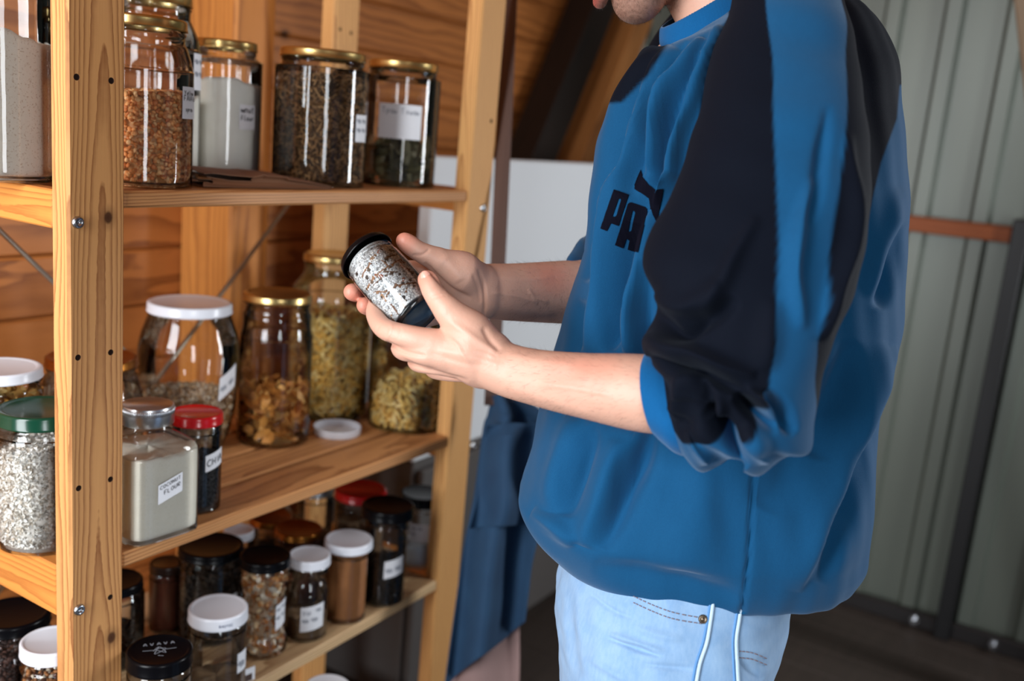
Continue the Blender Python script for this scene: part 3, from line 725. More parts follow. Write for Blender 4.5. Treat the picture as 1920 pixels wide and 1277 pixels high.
# middle shelf
jar('white lidded pasta jar cut off by the left edge, behind the green lidded jar', 0, 156, 668, z2_, 990, lid='white', lw=150, food='pasta', level=.80, foodlabel='yellow spiral pasta in the white lidded jar at the left edge', group=GB)
jar('dark green lidded jar of pale oat flakes left of the front post', 81, 158, 740, z2_, 1041, lid='green', lw=156, lh=.018, style='straight', food='bran', level=.76, slant=-.012, sdir=2.8, foodlabel='pale oat flakes in the green lidded jar', group=GB)
jar('copper lidded jar hidden behind the front post', 172, 178, 648, z2_, 905, lid='gold_dark', lw=160, food='oats', level=.3, foodlabel='oats in the copper lidded jar behind the post', group=GB)
jar('square glass jar of coconut flour with a ridged silver lid', 276, 146, 744, z2_, 1020, lid='silver', lw=92, lh=.026, style='square', neck=.7, food='cream', level=.67, foodlabel='cream coconut flour in the square jar', paper=(.77, .33, .42, .15, .10), text=['COCONUT', '  FLOUR'], lid_style='ring', ang=None, group=GB)
jar('small red lidded jar of dark chia seeds', 367, 92, 757, z2_, 966, lid='red', lw=96, lh=.015, style='straight', food='chia', level=.55, foodlabel='dark chia seeds in the small red lidded jar', paper=(.87, .46, .55, .17, .1), text=['CHIA'], group=GB)
jar('big round bellied jar with a flat white lid', 354, 180, 551, z2_, 862, lid='white', lw=151, lh=.017, style='globe', food='oats', level=.36, foodlabel='rolled oats in the bottom of the big round jar', paper=(.88, .24, .50, .16, .12), text=['~~'], ink='grey_ink', group=GB)
jar('gold lidded jar of brown farfalle beside the big round jar', 516, 132, 537, z2_, 842, lid='gold', lw=124, style='shoulder', food='farfalle', level=.36, foodlabel='brown farfalle in the jar beside the big round jar', group=GB)
jar('tall gold lidded bottle jar of pale macaroni', 620, 150, 468, z2_, 792, lid='gold', lw=112, style='shoulder', food='macaroni', level=.62, foodlabel='pale macaroni in the tall bottle jar', group=GB)
jar('gold lidded jar of pale pasta beside the far post, below the hands', 768, 142, 562, z2_, 815, lid='gold', lw=108, style='shoulder', food='macaroni', level=.36, slant=.012, seed=5, foodlabel='pale pasta in the jar beside the far post', group=GB)
# low shelf
jar('black lidded jar of dark beans at the bottom left corner', 26, 132, 1118, z3_, 1375, lid='black', lw=130, lh=.016, food='beans', level=.72, foodlabel='dark beans in the jar at the bottom left corner', group=GC)
jar('small white lidded seed jar just left of the front post', 100, 110, 1172, z3_, 1440, lid='white', lw=112, lh=.018, food='mix', level=.75, foodlabel='mixed seeds in the white lidded jar left of the post', group=GC)
jar('small black lidded jar half hidden just right of the front post', 214, 106, 1064, z3_, 1262, lid='black', lw=102, style='straight', food='dark', level=.35, foodlabel='dark herbs in the small jar just right of the post', group=GC)
jar('dark lidded jar of reddish brown powder in the shade behind', 312, 62, 1040, z3_, 1190, lid='brown', lw=62, style='straight', food='terracotta', level=.82, foodlabel='reddish brown powder in the shaded jar', group=GC)
jar('wide black lidded herb jar standing behind the white lidded jar', 394, 116, 996, z3_, 1212, lid='black', lw=118, style='straight', food='dark', level=.68, seed=2, foodlabel='dark herbs in the wide black lidded jar', paper=(.85, .16, .5, .08), text=None, group=GC)
o, J = jar('front black lidded jar with a faint star emblem on its lid', 298, 114, 1188, z3_, 1450, lid='black', lw=118, lh=.02, style='straight', food='tan', level=.76, foodlabel='brown powder in the jar with the star emblem lid', group=GC)
mb = MB()
for st in ([(-.8, .05), (-.25, .02)], [(.25, .02), (.8, .05)], [(-.3, -.05), (0, .3), (.28, -.3), (-.2, .1), (.3, .1), (-.25, -.35), (-.02, .3)], [(-.1, -.5), (.15, -.6)]):
    V, F = ribbon(st, .035); mb.add(np.c_[V * J['Rl'] * .62, np.full(len(V), 0.0)], [F])
for k, ch in enumerate('AVAVA'):
    for st in strokes(ch)[0]:
        V, F = ribbon([(a * .22 - .62 + k * .27, b * .18 + .42) for a, b in st], .03); mb.add(np.c_[V * J['Rl'] * .75, np.zeros(len(V))], [F])
em = mb.build('star_emblem', M['grey_ink'], [c for c in o.children if c.name.startswith('lid')][0], smooth=False, loc=(0, 0, J['Ht'] - .0012)); em.rotation_euler = (0, 0, J['toc'] + PI / 2 + .05)
o, J = jar('white lidded clear jar standing in front of the toasted flakes', 407, 104, 1112, z3_, 1330, lid='white', lw=108, lh=.019, style='straight', food='tan', level=.22, foodlabel='a little brown powder in the clear white lidded jar', paper=(.93, .28, .46, .22), text=['~'], ink='grey_ink', group=GC)
mb = MB()
for k, ch in enumerate('BAOTOC'):
    for st in strokes(ch)[0]:
        V, F = ribbon([(a + k * .95, b) for a, b in st], .16)
        th = J['toc'] + .05 + V[:, 0] * .085; zz = J['Ht'] - .0125 + V[:, 1] * .0042; r = J['Rl'] * .984 + .0004
        mb.add(np.c_[r * np.cos(th), r * np.sin(th), zz], [F])
mb.build('printed_code', plain('blue_grey_print', lin(96, 110, 140), .6), [c for c in o.children if c.name.startswith('lid')][0], smooth=False)
jar('tall waisted jar of toasted flakes with a black lid', 494, 92, 1020, z3_, 1240, lid='black', lw=93, lh=.016, style='waist', food='granola', level=.84, foodlabel='orange toasted flakes in the waisted jar', paper=(.90, .34, .44, .26, .1), text=['~~', '~~'], ink='grey_ink', group=GC)
jar('white lidded bottle jar with a label turned to the front', 577, 76, 1022, z3_, 1207, lid='white', lw=78, lh=.016, style='bottle', food='tan', level=.26, foodlabel='brown powder in the bottle jar with the front label', paper=(.64, .58, .32, .30, .1), text=['sum~', '~~'], ink='grey_ink', group=GC)
jar('white lidded jar full of brown ground spice', 650, 76, 991, z3_, 1172, lid='white', lw=90, lh=.015, style='straight', food='spice', level=.82, foodlabel='brown ground spice filling the white lidded jar', group=GC)
jar('black lidded jar with dark tea leaves and a tilted label', 722, 78, 927, z3_, 1140, lid='black', lw=98, lh=.02, style='shoulder', food='dark', level=.42, seed=4, foodlabel='dark tea leaves in the jar with the tilted label', paper=(.74, .50, .42, .18, .1), text=['~~'], ink='grey_ink', group=GC)
jar('black lidded jar of white salt beside the far post', 788, 67, 908, z3_, 1069, lid='black', lw=82, lh=.02, style='straight', food='salt', level=.34, slant=.008, foodlabel='white salt in the black lidded jar beside the far post', paper=(.52, .62, .52, .24), text=['~~', '~'], ink='grey_ink', group=GC)
jar('red lidded jar in the shade at the back of the low shelf', 672, 92, 898, z3_, 1095, lid='red', lw=97, lh=.016, style='straight', food='tan', level=.6, seed=3, foodlabel='brown powder in the shaded red lidded jar', group=GC)
jar('gold lidded jar in the shade behind the two white lidded ones', 557, 84, 972, z3_, 1140, lid='gold_dark', lw=88, lh=.012, style='straight', food='terracotta', level=.7, foodlabel='dark powder in the gold lidded jar behind the white lids', group=GC)
jar('gold lidded jar farthest back under the middle shelf, left of the red lid', 506, 76, 952, z3_, 1100, lid='gold_dark', lw=78, lh=.012, style='straight', food='dark', level=.5, seed=9, foodlabel='dark contents of the farthest gold lidded jar', group=GC)
jar('small white lidded jar peeping out behind the wide black lid', 446, 56, 981, z3_, 1135, lid='white', lw=56, lh=.015, style='straight', food='tan', level=.4, seed=8, foodlabel='brown powder in the small white lidded jar at the back', group=GC)
jar('clear jar with an unseen lid under the middle shelf edge', 590, 66, 900, z3_, 1050, lid='silver', lw=64, style='straight', food='tan', level=.3, seed=11, foodlabel='brown powder in the clear jar under the shelf edge', group=GC)
jar('white lidded jar on the lowest shelf, its lid just in view', 604, 82, 1264, z4_, 1640, lid='white', lw=84, style='straight', food='tan', level=.6, seed=12, foodlabel='brown powder in the jar on the lowest shelf')
# loose lid, price tag, paper bag
q = onp(632, 812, 2, z2_); dd = proj(q)[2]; Rl = 44.5 * dd / FPX
lp = [(1e-4, .0012), (Rl * .80, .0012), (Rl * .86, .0), (Rl * .94, .0002), (Rl * .985, .003), (Rl * .985, .011), (Rl, .0125), (Rl * .985, .0142), (Rl * .95, .0138), (Rl * .955, .004), (Rl * .9, .0028), (1e-4, .0028)]
o = mk('loose_lid', *lathe(np.array(lp), 48), M['white_lid'], loc=q + (0, 0, .0002), sharp=50)
tag(o, 'loose white lid lying upside down on the middle shelf', 'lid')
q = onp(468, 1266, 2, z3_ + .012)
o = mk('price_tag', *boxvf((-.011, -.0006, -.011), (.011, .0006, .012), 0), M['paper'], loc=(q[0], max(q[1], YF + .012), z3_ + .0115), smooth=False); o.rotation_euler = (0.0, 0, -.15)
tag(o, 'small pale sticker tag standing at the low shelf edge', 'tag')
mk('dark_print', *boxvf((-.009, -.0009, -.010), (.006, -.0007, .002), 0), plain('brown_print', lin(70, 52, 46), .7), o, smooth=False)

def paper_bag():
    c0 = onp(384, 351, 1, YF + .035); c1 = onp(618, 350, 1, YF + .012); L = c1[0] - c0[0]
    # a flattened bag: stacked stiff layers, each a folded sheet with its own kinks
    def layer(zs, us, v0, v1, dz=0.0):
        """zs: heights at the fold stations us (along the bag) for the front and the back edge"""
        V = []
        for u, (zf, zb) in zip(us, zs):
            for v, z in ((v0, zf), ((v0 + v1) / 2, (zf + zb) / 2 + dz), (v1, zb)):
                V.append((c0[0] + u * L + .022 * v, YF + .008 + .028 * (1 - u) + .088 * v * (1 - .22 * u), z1_ + .0015 + z))
        return np.array(V), [gridF(len(us), 3, False)]
    us = [0, .06, .18, .36, .44, .46, .62, .64, .84, 1.0]
    top = [(.0175, .022), (.019, .0225), (.0165, .021), (.0145, .019), (.0185, .020), (.0172, .0195), (.0160, .0180), (.0128, .016), (.0085, .011), (.0035, .004)]
    midl = [(.0135, .015), (.0115, .014), (.0085, .012), (.0080, .011), (.0085, .011), (.0085, .011), (.008, .010), (.0075, .009), (.005, .006), (.002, .002)]
    low = [(.0065, .007), (.004, .005), (.0025, .003), (.002, .002), (.002, .002), (.002, .002), (.002, .002), (.002, .002), (.001, .001), (.0008, .0008)]
    bot = [(.0, .0)] * 10
    mb = MB()
    mb.add(*layer(top, us, 0.0, 1.0, .001)); mb.add(*layer(midl, [u * .97 + .03 for u in us], .06, .98)); mb.add(*layer(low, [u * .98 + .015 for u in us], .02, 1.0)); mb.add(*layer(bot, us, .03, 1.0))
    # front edge: folded gusset between the layers from the middle of the bag to its end
    def strip(A, B, k0, va, vb, push):
        V = []
        for u, a_, b_ in list(zip(us, A, B))[k0:]:
            for v, z in ((va, a_[0]), (push, (a_[0] + b_[0]) / 2), (vb, b_[0])):
                V.append((c0[0] + u * L + .022 * v, YF + .008 + .028 * (1 - u) + .088 * v * (1 - .22 * u), z1_ + .0015 + z))
        return np.array(V), [gridF(len(us) - k0, 3, False)]
    mb.add(*strip(top, midl, 3, 0, .06, .10)); mb.add(*strip(midl, low, 1, .06, .02, -.01)); mb.add(*strip(low, bot, 0, .02, .03, .04))
    o = mb.build('paper_bag', M['kraft'], smooth=False); md = o.modifiers.new('s', 'SOLIDIFY'); md.thickness = .0007
    tag(o, 'flattened brown paper bag folded on the front edge of the top shelf', 'bag')
paper_bag()

# ------------------------------------------------------------------ implicit surfaces for the body
class Field:
    def __init__(s, lo, hi, h):
        s.lo = np.array(lo, float); s.h = h; s.n = np.ceil((np.array(hi) - s.lo) / h).astype(int) + 1
        s.D = np.full(s.n, 1.0, np.float32)
    def _sub(s, lo, hi):
        a = np.clip(np.floor((lo - s.lo) / s.h).astype(int), 0, s.n - 1); b = np.clip(np.ceil((hi - s.lo) / s.h).astype(int) + 1, 1, s.n)
        if np.any(b <= a): return None
        sl = tuple(slice(i, j) for i, j in zip(a, b))
        ax = [s.lo[i] + s.h * np.arange(a[i], b[i]) for i in range(3)]
        return sl, ax
    def cone(s, p1, r1, p2, r2, k=0.004, sub=False):
        p1 = np.array(p1, float); p2 = np.array(p2, float); mrg = 0.012 + k * 2
        rr = max(r1, r2) + mrg
        q = s._sub(np.minimum(p1, p2) - rr, np.maximum(p1, p2) + rr)
        if q is None: return
        sl, (X, Y, Z) = q
        ba = p2 - p1; L2 = ba @ ba + 1e-12
        x = (X - p1[0])[:, None, None]; y = (Y - p1[1])[None, :, None]; z = (Z - p1[2])[None, None, :]
        t = np.clip((x * ba[0] + y * ba[1] + z * ba[2]) / L2, 0, 1).astype(np.float32)
        d = np.sqrt((x - t * ba[0]) ** 2 + (y - t * ba[1]) ** 2 + (z - t * ba[2]) ** 2).astype(np.float32) - (r1 + (r2 - r1) * t)
        s._blend(sl, d, k, sub)
    def ell(s, c, axes, radii, k=0.004, sub=False):
        c = np.array(c, float); rr = max(radii) + 0.012 + 2 * k; q = s._sub(c - rr, c + rr)
        if q is None: return
        sl, (X, Y, Z) = q
        x = (X - c[0])[:, None, None]; y = (Y - c[1])[None, :, None]; z = (Z - c[2])[None, None, :]
        k0 = 0; k1 = 0
        for a, r in zip(axes, radii):
            u = x * a[0] + y * a[1] + z * a[2]; k0 = k0 + (u / r) ** 2; k1 = k1 + (u / r ** 2) ** 2
        k0 = np.sqrt(k0); d = (k0 * (k0 - 1) / (np.sqrt(k1) + 1e-9)).astype(np.float32)
        s._blend(sl, d, k, sub)
    def _blend(s, sl, d, k, sub):
        A = s.D[sl]
        if sub:
            h = np.maximum(k - np.abs(A + d), 0) / k; s.D[sl] = np.maximum(A, -d) + h * h * k * .25
        else:
            h = np.maximum(k - np.abs(A - d), 0) / max(k, 1e-6); s.D[sl] = np.minimum(A, d) - h * h * k * .25
    def union(s, o, k=0.003):
        h = np.maximum(k - np.abs(s.D - o.D), 0) / k; s.D = np.minimum(s.D, o.D) - h * h * k * .25
    def mesh(s):
        D = s.D; I = D < 0; nx, ny, nz = D.shape
        cnt = np.zeros((nx - 1, ny - 1, nz - 1), np.int8)
        for a in (0, 1):
            for b in (0, 1):
                for c in (0, 1): cnt += I[a:nx - 1 + a, b:ny - 1 + b, c:nz - 1 + c]
        act = (cnt > 0) & (cnt < 8); idx = np.full(act.shape, -1, np.int32); C = np.argwhere(act); idx[act] = np.arange(len(C))
        S = np.zeros((len(C), 3)); N = np.zeros(len(C))
        for ax in range(3):
            o1, o2 = [i for i in range(3) if i != ax]
            for a in (0, 1):
                for b in (0, 1):
                    off = np.zeros(3, int); off[o1] = a; off[o2] = b; e = off.copy(); e[ax] = 1
                    p = C + off; q = C + e
                    d0 = D[p[:, 0], p[:, 1], p[:, 2]]; d1 = D[q[:, 0], q[:, 1], q[:, 2]]
                    m_ = (d0 < 0) != (d1 < 0); t = np.where(m_, d0 / (d0 - d1 + 1e-12), 0)
                    pt = np.tile(off, (len(C), 1)).astype(float); pt[:, ax] += t
                    S += pt * m_[:, None]; N += m_
        V = s.lo + s.h * (C + S / np.maximum(N, 1)[:, None])
        Q = []
        for ax in range(3):
            o1, o2 = [(1, 2), (2, 0), (0, 1)][ax]
            sl0 = [slice(1, -1)] * 3; sl0[ax] = slice(0, -1); sl1 = list(sl0); sl1[ax] = slice(1, None)
            a = I[tuple(sl0)]; b = I[tuple(sl1)]
            for flip, msk in ((0, a & ~b), (1, ~a & b)):
                E_ = np.argwhere(msk); 
                base = E_ + 1; base[:, ax] -= 1
                def g(u, v):
                    r = base.copy(); r[:, o1] -= u; r[:, o2] -= v; return idx[r[:, 0], r[:, 1], r[:, 2]]
                q = np.stack([g(1, 1), g(0, 1), g(0, 0), g(1, 0)], -1)
                Q.append(q[:, ::-1] if flip else q)
        Q = np.concatenate(Q); Q = Q[(Q >= 0).all(1)]
        return V, Q
def smooth_mesh(V, Q, it=2, lam=0.5):
    n = len(V); e = np.concatenate([Q[:, [0, 1]], Q[:, [1, 2]], Q[:, [2, 3]], Q[:, [3, 0]]]); e = np.concatenate([e, e[:, ::-1]])
    deg = np.bincount(e[:, 0], minlength=n)
    for k in range(it):
        for l in (lam, -lam * 1.02):
            A = np.stack([np.bincount(e[:, 0], V[e[:, 1], i], n) for i in range(3)], -1) / np.maximum(deg, 1)[:, None]
            V = V + l * (A - V)
    return V
def px3(p): return P(p[0], p[1], p[2])
def rad(p): return p[3] * p[2] / FPX
def chain(F, pts, k=0.003, smooth=0):
    if smooth: pts = cr(np.array(pts, float), smooth); k = 0.004
    for a, b in zip(pts[:-1], pts[1:]): F.cone(px3(a), rad(a), px3(b), rad(b), k)

LH = dict(
 arm=[(1420, 775, .895, 50), (1330, 752, .905, 58), (1220, 739, .93, 71), (1090, 722, .96, 58), (1012, 709, .98, 50), (955, 695, .995, 46.5), (922, 680, 1.0, 44)],
 palm=[[(922, 672, 1.0, 38), (880, 655, .998, 37), (818, 648, 1.0, 27)], [(925, 680, 1.0, 38), (885, 668, 1.0, 36), (838, 670, 1.0, 25)], [(925, 688, 1.0, 36), (890, 684, 1.003, 30), (853, 686, 1.008, 20)], [(928, 696, 1.005, 33), (900, 698, 1.012, 22), (872, 698, 1.022, 16)],
       [(920, 655, 1.0, 34), (884, 622, 1.0, 34), (842, 584, .998, 25)]],
 thumb=[(884, 622, 1.0, 33), (842, 584, .998, 24.5), (813, 549, 1.003, 17.5), (805, 530, 1.009, 15.5), (800, 523, 1.013, 13.5)],
 index=[(822, 646, 1.0, 26), (768, 632, 1.0, 20), (722, 617, 1.012, 17.5), (703, 590, 1.04, 14.5), (706, 566, 1.064, 12.5)],
 middle=[(838, 668, 1.0, 24), (792, 664, 1.0, 18.5), (754, 656, 1.02, 16.5), (752, 636, 1.055, 14), (768, 620, 1.072, 12)],
 ring=[(852, 686, 1.01, 20), (815, 684, 1.012, 16), (782, 680, 1.032, 14.5), (778, 660, 1.066, 13), (790, 645, 1.08, 11)],
 pinky=[(870, 698, 1.025, 16), (840, 699, 1.035, 13.5), (812, 694, 1.052, 12.5), (804, 676, 1.078, 11), (812, 662, 1.088, 9.5)])
RHD = dict(
 arm=[(1330, 560, 1.32, 66), (1180, 548, 1.28, 63), (1055, 548, 1.23, 57), (965, 548, 1.19, 51.5), (915, 546, 1.165, 48), (880, 542, 1.15, 40)],
 palm=[[(895, 540, 1.152, 42), (862, 524, 1.142, 36), (812, 512, 1.132, 22)], [(895, 548, 1.152, 42), (860, 544, 1.145, 34), (815, 540, 1.134, 22)], [(895, 556, 1.152, 40), (865, 562, 1.146, 32), (826, 564, 1.134, 21)], [(895, 562, 1.152, 36), (872, 576, 1.146, 26), (842, 584, 1.134, 18)],
       [(895, 536, 1.148, 40), (862, 512, 1.122, 38), (822, 490, 1.104, 23)]],
 thumb=[(862, 514, 1.122, 36), (822, 489, 1.104, 22.5), (785, 471, 1.092, 16), (768, 459, 1.088, 15), (757, 451, 1.086, 12.5)],
 index=[(808, 512, 1.132, 21), (745, 506, 1.128, 16), (712, 506, 1.112, 14), (692, 512, 1.100, 12)],
 middle=[(812, 540, 1.134, 20), (742, 548, 1.134, 16), (694, 553, 1.112, 14), (668, 550, 1.090, 13.5), (659, 547, 1.082, 12.5)],
 ring=[(826, 564, 1.134, 19), (758, 578, 1.122, 15.5), (712, 583, 1.100, 13.5), (690, 576, 1.084, 12.5), (683, 572, 1.079, 11.8)],
 pinky=[(840, 584, 1.134, 17), (790, 600, 1.118, 13.5), (752, 602, 1.102, 12), (738, 594, 1.090, 11)])
def seg(pts, poly):
    """distance, signed side and parameter of 2D points to a polyline"""
    pts = np.asarray(pts); best = np.full(len(pts), 1e9); side = np.zeros(len(pts)); par = np.zeros(len(pts)); n = len(poly) - 1
    for i in range(n):
        a = np.array(poly[i], float); b = np.array(poly[i + 1], float); ab = b - a
        t = np.clip(((pts - a) @ ab) / (ab @ ab), 0, 1); q = pts - (a + t[:, None] * ab); d = np.hypot(q[:, 0], q[:, 1])
        m_ = d < best; best[m_] = d[m_]; side[m_] = np.sign(ab[0] * q[m_, 1] - ab[1] * q[m_, 0]); par[m_] = (i + t[m_]) / n
    return best, side, par
def hand_field(Hd, lo, hi, h):
    F = Field(lo, hi, h)
    for c in Hd['palm']: chain(F, c, 0.012)
    chain(F, Hd['arm'], 0.010, 40)
    for nm in ('index', 'middle', 'ring', 'pinky', 'thumb'):
        G = Field(lo, hi, h); chain(G, Hd[nm], 0.0015, 22)
        F.union(G, 0.0045)
    return F
def bounds(Hd, clipx=1400):
    pts = []
    for v in Hd.values():
        for c in (v if isinstance(v[0], list) else [v]):
            for p in c: pts += [px3(p) - rad(p), px3(p) + rad(p)]
    pts = np.array(pts); return pts.min(0) - .006, pts.max(0) + .006
BV, BQ, off = [], [], 0
for Hd in (LH, RHD):
    lo, hi = bounds(Hd)
    F = hand_field(Hd, lo, hi, 0.0015)
    V, Q = F.mesh(); V = smooth_mesh(V, Q, 3); BV.append(V); BQ.append(Q + off); off += len(V)
# head, neck and trunk
HC = P(1197, -190, 1.13); hf = -.82 * RIGHT - .57 * UP; hu = -.57 * RIGHT + .82 * UP; hs = BACK
def hp(u, f, s=0.0): return HC + hu * u + hf * f + hs * s
F = Field(HC - (.33, .33, .66), HC + (.33, .33, .16), 0.003)
F.cone(P(1330, 180, 1.16), .085, P(1300, 560, 1.16), .10, .02)
F.cone(P(1400, 150, 1.06), .04, P(1380, 150, 1.26), .04, .03)
F.cone(P(1440, 190, .965), .045, P(1440, 430, .92), .04, .02)
F.cone(P(1340, 190, 1.31), .045, P(1290, 330, 1.32), .04, .02)
F.cone(P(1400, 90, 1.165), .058, P(1290, -110, 1.15), .056, .02)
F.ell(hp(.045, -.02), (hf, hu, hs), (.098, .088, .076), .02)
F.ell(hp(.0, .04), (hf, hu, hs), (.066, .085, .064), .02)
F.cone(hp(-.045, .01), .056, hp(-.088, .058), .032, .018)
F.cone(hp(-.095, .070, .006), .024, hp(-.095, .070, -.006), .024, .014)
for s_ in (-1, 1):
    F.cone(hp(-.02, -.01, .058 * s_), .016, hp(-.088, .055, .022 * s_), .022, .02)
    F.ell(hp(-.012, -.012, .074 * s_), (hf, hu, hs), (.017, .030, .009), .006)
    F.ell(hp(.012, .088, .032 * s_), (hf, hu, hs), (.012, .010, .016), .01, True)
    F.ell(hp(.012, .080, .031 * s_), (hf, hu, hs), (.012, .011, .013), .003)
    F.cone(hp(.034, .092, .012 * s_), .008, hp(.034, .078, .05 * s_), .008, .012)
F.cone(hp(.022, .096), .009, hp(-.020, .120), .011, .012)
for s_ in (-1, 1): F.ell(hp(-.024, .108, .012 * s_), (hf, hu, hs), (.012, .008, .008), .006)
F.cone(hp(-.052, .106, .014), .007, hp(-.052, .106, -.014), .007, .006); F.cone(hp(-.070, .102, .012), .0085, hp(-.070, .102, -.012), .0085, .006)
F.ell(hp(-.0605, .115), (hf, hu, hs), (.008, .0016, .024), .003, True)
V, Q = F.mesh(); V = smooth_mesh(V, Q, 2); BV.append(V); BQ.append(Q + off)
BV = np.concatenate(BV); BQ = np.concatenate(BQ)
def vert_normals(V, Q):
    fn = np.cross(V[Q[:, 2]] - V[Q[:, 0]], V[Q[:, 3]] - V[Q[:, 1]]); N = np.zeros_like(V)
    for k in range(4):
        for i in range(3): N[:, i] += np.bincount(Q[:, k], fn[:, i], len(V))
    return N / (np.linalg.norm(N, axis=1, keepdims=True) + 1e-12)
def body_lines(V, lines):
    N = vert_normals(V, BQ); q = proj(V)[:, :2]; nearm = np.clip(np.sum(N * nrm(CAM - V.mean(0)), 1) * 3 + .3, 0, 1); D = np.zeros(len(V))
    for poly, w, amp, *far in lines:
        d, _, t_ = seg(q, [tuple(p) for p in cr(poly, len(poly) * 6)] if len(poly) > 2 else poly)
        fade = np.clip(np.minimum(t_, 1 - t_) * 6, 0, 1); D += amp * np.exp(-(d / w) ** 2) * fade
    return V + N * (D * nearm)[:, None]
BV = body_lines(BV, [
 ([(838, 600), (872, 622), (905, 645), (940, 664)], 7, .0016), ([(905, 612), (920, 640), (938, 660)], 6, -.0018), ([(820, 655), (860, 664), (905, 676), (950, 690)], 6, .0009), ([(800, 660), (850, 676), (900, 688)], 5, -.0008),
 ([(838, 628), (858, 648), (866, 662), (884, 690)], 3.5, .0009), ([(866, 662), (900, 660), (930, 672)], 3, .0007), ([(745, 668), (790, 690), (830, 702), (880, 712)], 3.5, -.0014), ([(800, 690), (840, 706), (880, 716)], 3, -.0010),
 ([(722, 640), (760, 660), (800, 668)], 3.5, -.0016), ([(736, 606), (730, 626), (724, 636)], 3, .0008), ([(752, 614), (748, 636)], 2.5, -.0005), ([(712, 606), (706, 622)], 2.2, -.0005),
 ([(804, 556), (824, 548), (834, 546)], 2.4, -.0006), ([(802, 562), (826, 555), (838, 553)], 2.2, -.0005), ([(940, 722), (1000, 742), (1060, 760), (1120, 780)], 9, .0010), ([(930, 690), (1000, 700), (1090, 706)], 12, -.0009), ([(1010, 720), (1080, 728), (1150, 742)], 5, .0008), ([(950, 664), (1010, 676), (1080, 682)], 8, .0009),
 ([(896, 503), (906, 530), (909, 560), (908, 592)], 3.2, -.0022), ([(886, 512), (896, 540), (900, 570)], 3.5, -.0008), ([(795, 492), (820, 520), (850, 545), (885, 560)], 5, -.0026), ([(772, 478), (792, 478), (806, 466)], 2.6, -.0010), ([(930, 520), (980, 524), (1040, 520)], 6, .0008), ([(920, 548), (970, 556), (1010, 568)], 3.5, .0008), ([(990, 540), (1005, 560), (1030, 566)], 3, .0007), ([(915, 572), (980, 585), (1040, 592)], 9, .0010), ([(830, 478), (850, 505), (862, 530)], 10, .0012)])
# true skin colour: redder finger tips and knuckles, darker shaved beard
base = np.array(L3(208, 165, 144)); red = np.array(L3(206, 124, 102)); beard_c = np.array(L3(96, 74, 62)); lipc = np.array(L3(176, 84, 76))
col = np.tile(base, (len(BV), 1))
def tint(p, r, c, a):
    global col
    d = np.linalg.norm(BV - p, axis=1); w = (a * np.clip(1 - (d / r) ** 2, 0, 1))[:, None]; col = col * (1 - w) + c * w
for Hd, am in ((LH, .55), (RHD, .8)):
    for nm in ('thumb', 'index', 'middle', 'ring', 'pinky'):
        c = Hd[nm]; tint(px3(c[-1]), .020, red, am); tint(px3(c[-3]), .013, red, am * .35); tint(px3(c[0]), .016, red, am * .25)
for q, r in (((1052, 682, .93), .012), ((1113, 686, .92), .010), ((1020, 521, 1.18), .011), ((1043, 519, 1.19), .010)): tint(px3(q), r + .02, red, .35)
q = (BV - HC); u_ = q @ hu; f_ = q @ hf
wb = np.clip((-.028 - u_ + (f_ - .02) * .25) / .02, 0, 1) * np.clip((.25 - np.linalg.norm(q, axis=1)) / .02, 0, 1) * np.clip((u_ + .135) / .02, 0, 1)
bn = .5 + .5 * vnoise(BV * 500, 3); wb = (wb * (.55 + .3 * bn))[:, None]; col = col * (1 - wb) + beard_c * wb
wl = np.exp(-((u_ + .063) / .0135) ** 4) * (f_ > .093) * np.exp(-(np.abs(q @ hs) / .024) ** 4); col = col * (1 - wl[:, None] * .9) + lipc * wl[:, None] * .9
t = NT('skin'); a = t.n('ShaderNodeAttribute', attribute_name='col'); n1 = t.noise(t.coord(), 55, 4); n2 = t.noise(t.coord(), 420, 3)
c = t.mix(t.math('MULTIPLY', n1, .25), a.outputs['Color'], t.mix(.5, a.outputs['Color'], lin(205, 110, 92)))
hgt = t.math('ADD', t.math('MULTIPLY', n1, .6), t.math('MULTIPLY', n2, .35))
M['skin'] = t.bsdf(c, 0.48, 0, bump=hgt, bstr=0.30, bdist=0.0022, Subsurface_Weight=0.12, Subsurface_Radius=(.006, .0025, .0015), Subsurface_Scale=1.0)
feet = P(1255, 1277, 1.145)
person = thing('person', 'person in a blue and navy sweatshirt and pale jeans, head bowed, holding a jar', 'person', (feet[0], feet[1], 0))
OFFP = np.array((feet[0], feet[1], 0.0))
def mkp(name, V, F, mat, parent=None, **k):
    return mk(name, np.asarray(V) - OFFP, F, mat, parent or person, **k)
body = mkp('body', BV, BQ, M['skin'], attrs={'col': col})
# nails
def nail(tip, prev, face, w, l, name='nail'):
    tip = np.array(tip); ax = nrm(tip - np.array(prev)); nn = np.array(face) - ax * ax.dot(face); nn = nrm(nn); sd = np.cross(ax, nn)
    V = []; 
    for i in range(9):
        for j in range(9):
            x = -1 + i / 4; y = -1 + j / 4; k = math.sqrt(max(0, 1 - .5 * y * y)); x2, y2 = x * math.sqrt(1 - y * y / 2), y * math.sqrt(1 - x * x / 2)
            V.append(tip + ax * (x2 * l) + sd * (y2 * w) + nn * (-.0022 * y2 * y2 - .0012 * max(x2, 0) ** 2))
    o = mkp(name, np.array(V), gridF(9, 9, False), M['nail'], body); return o
M['nail'] = plain('fingernail', lin(226, 168, 150), 0.3, 0, 0.03)


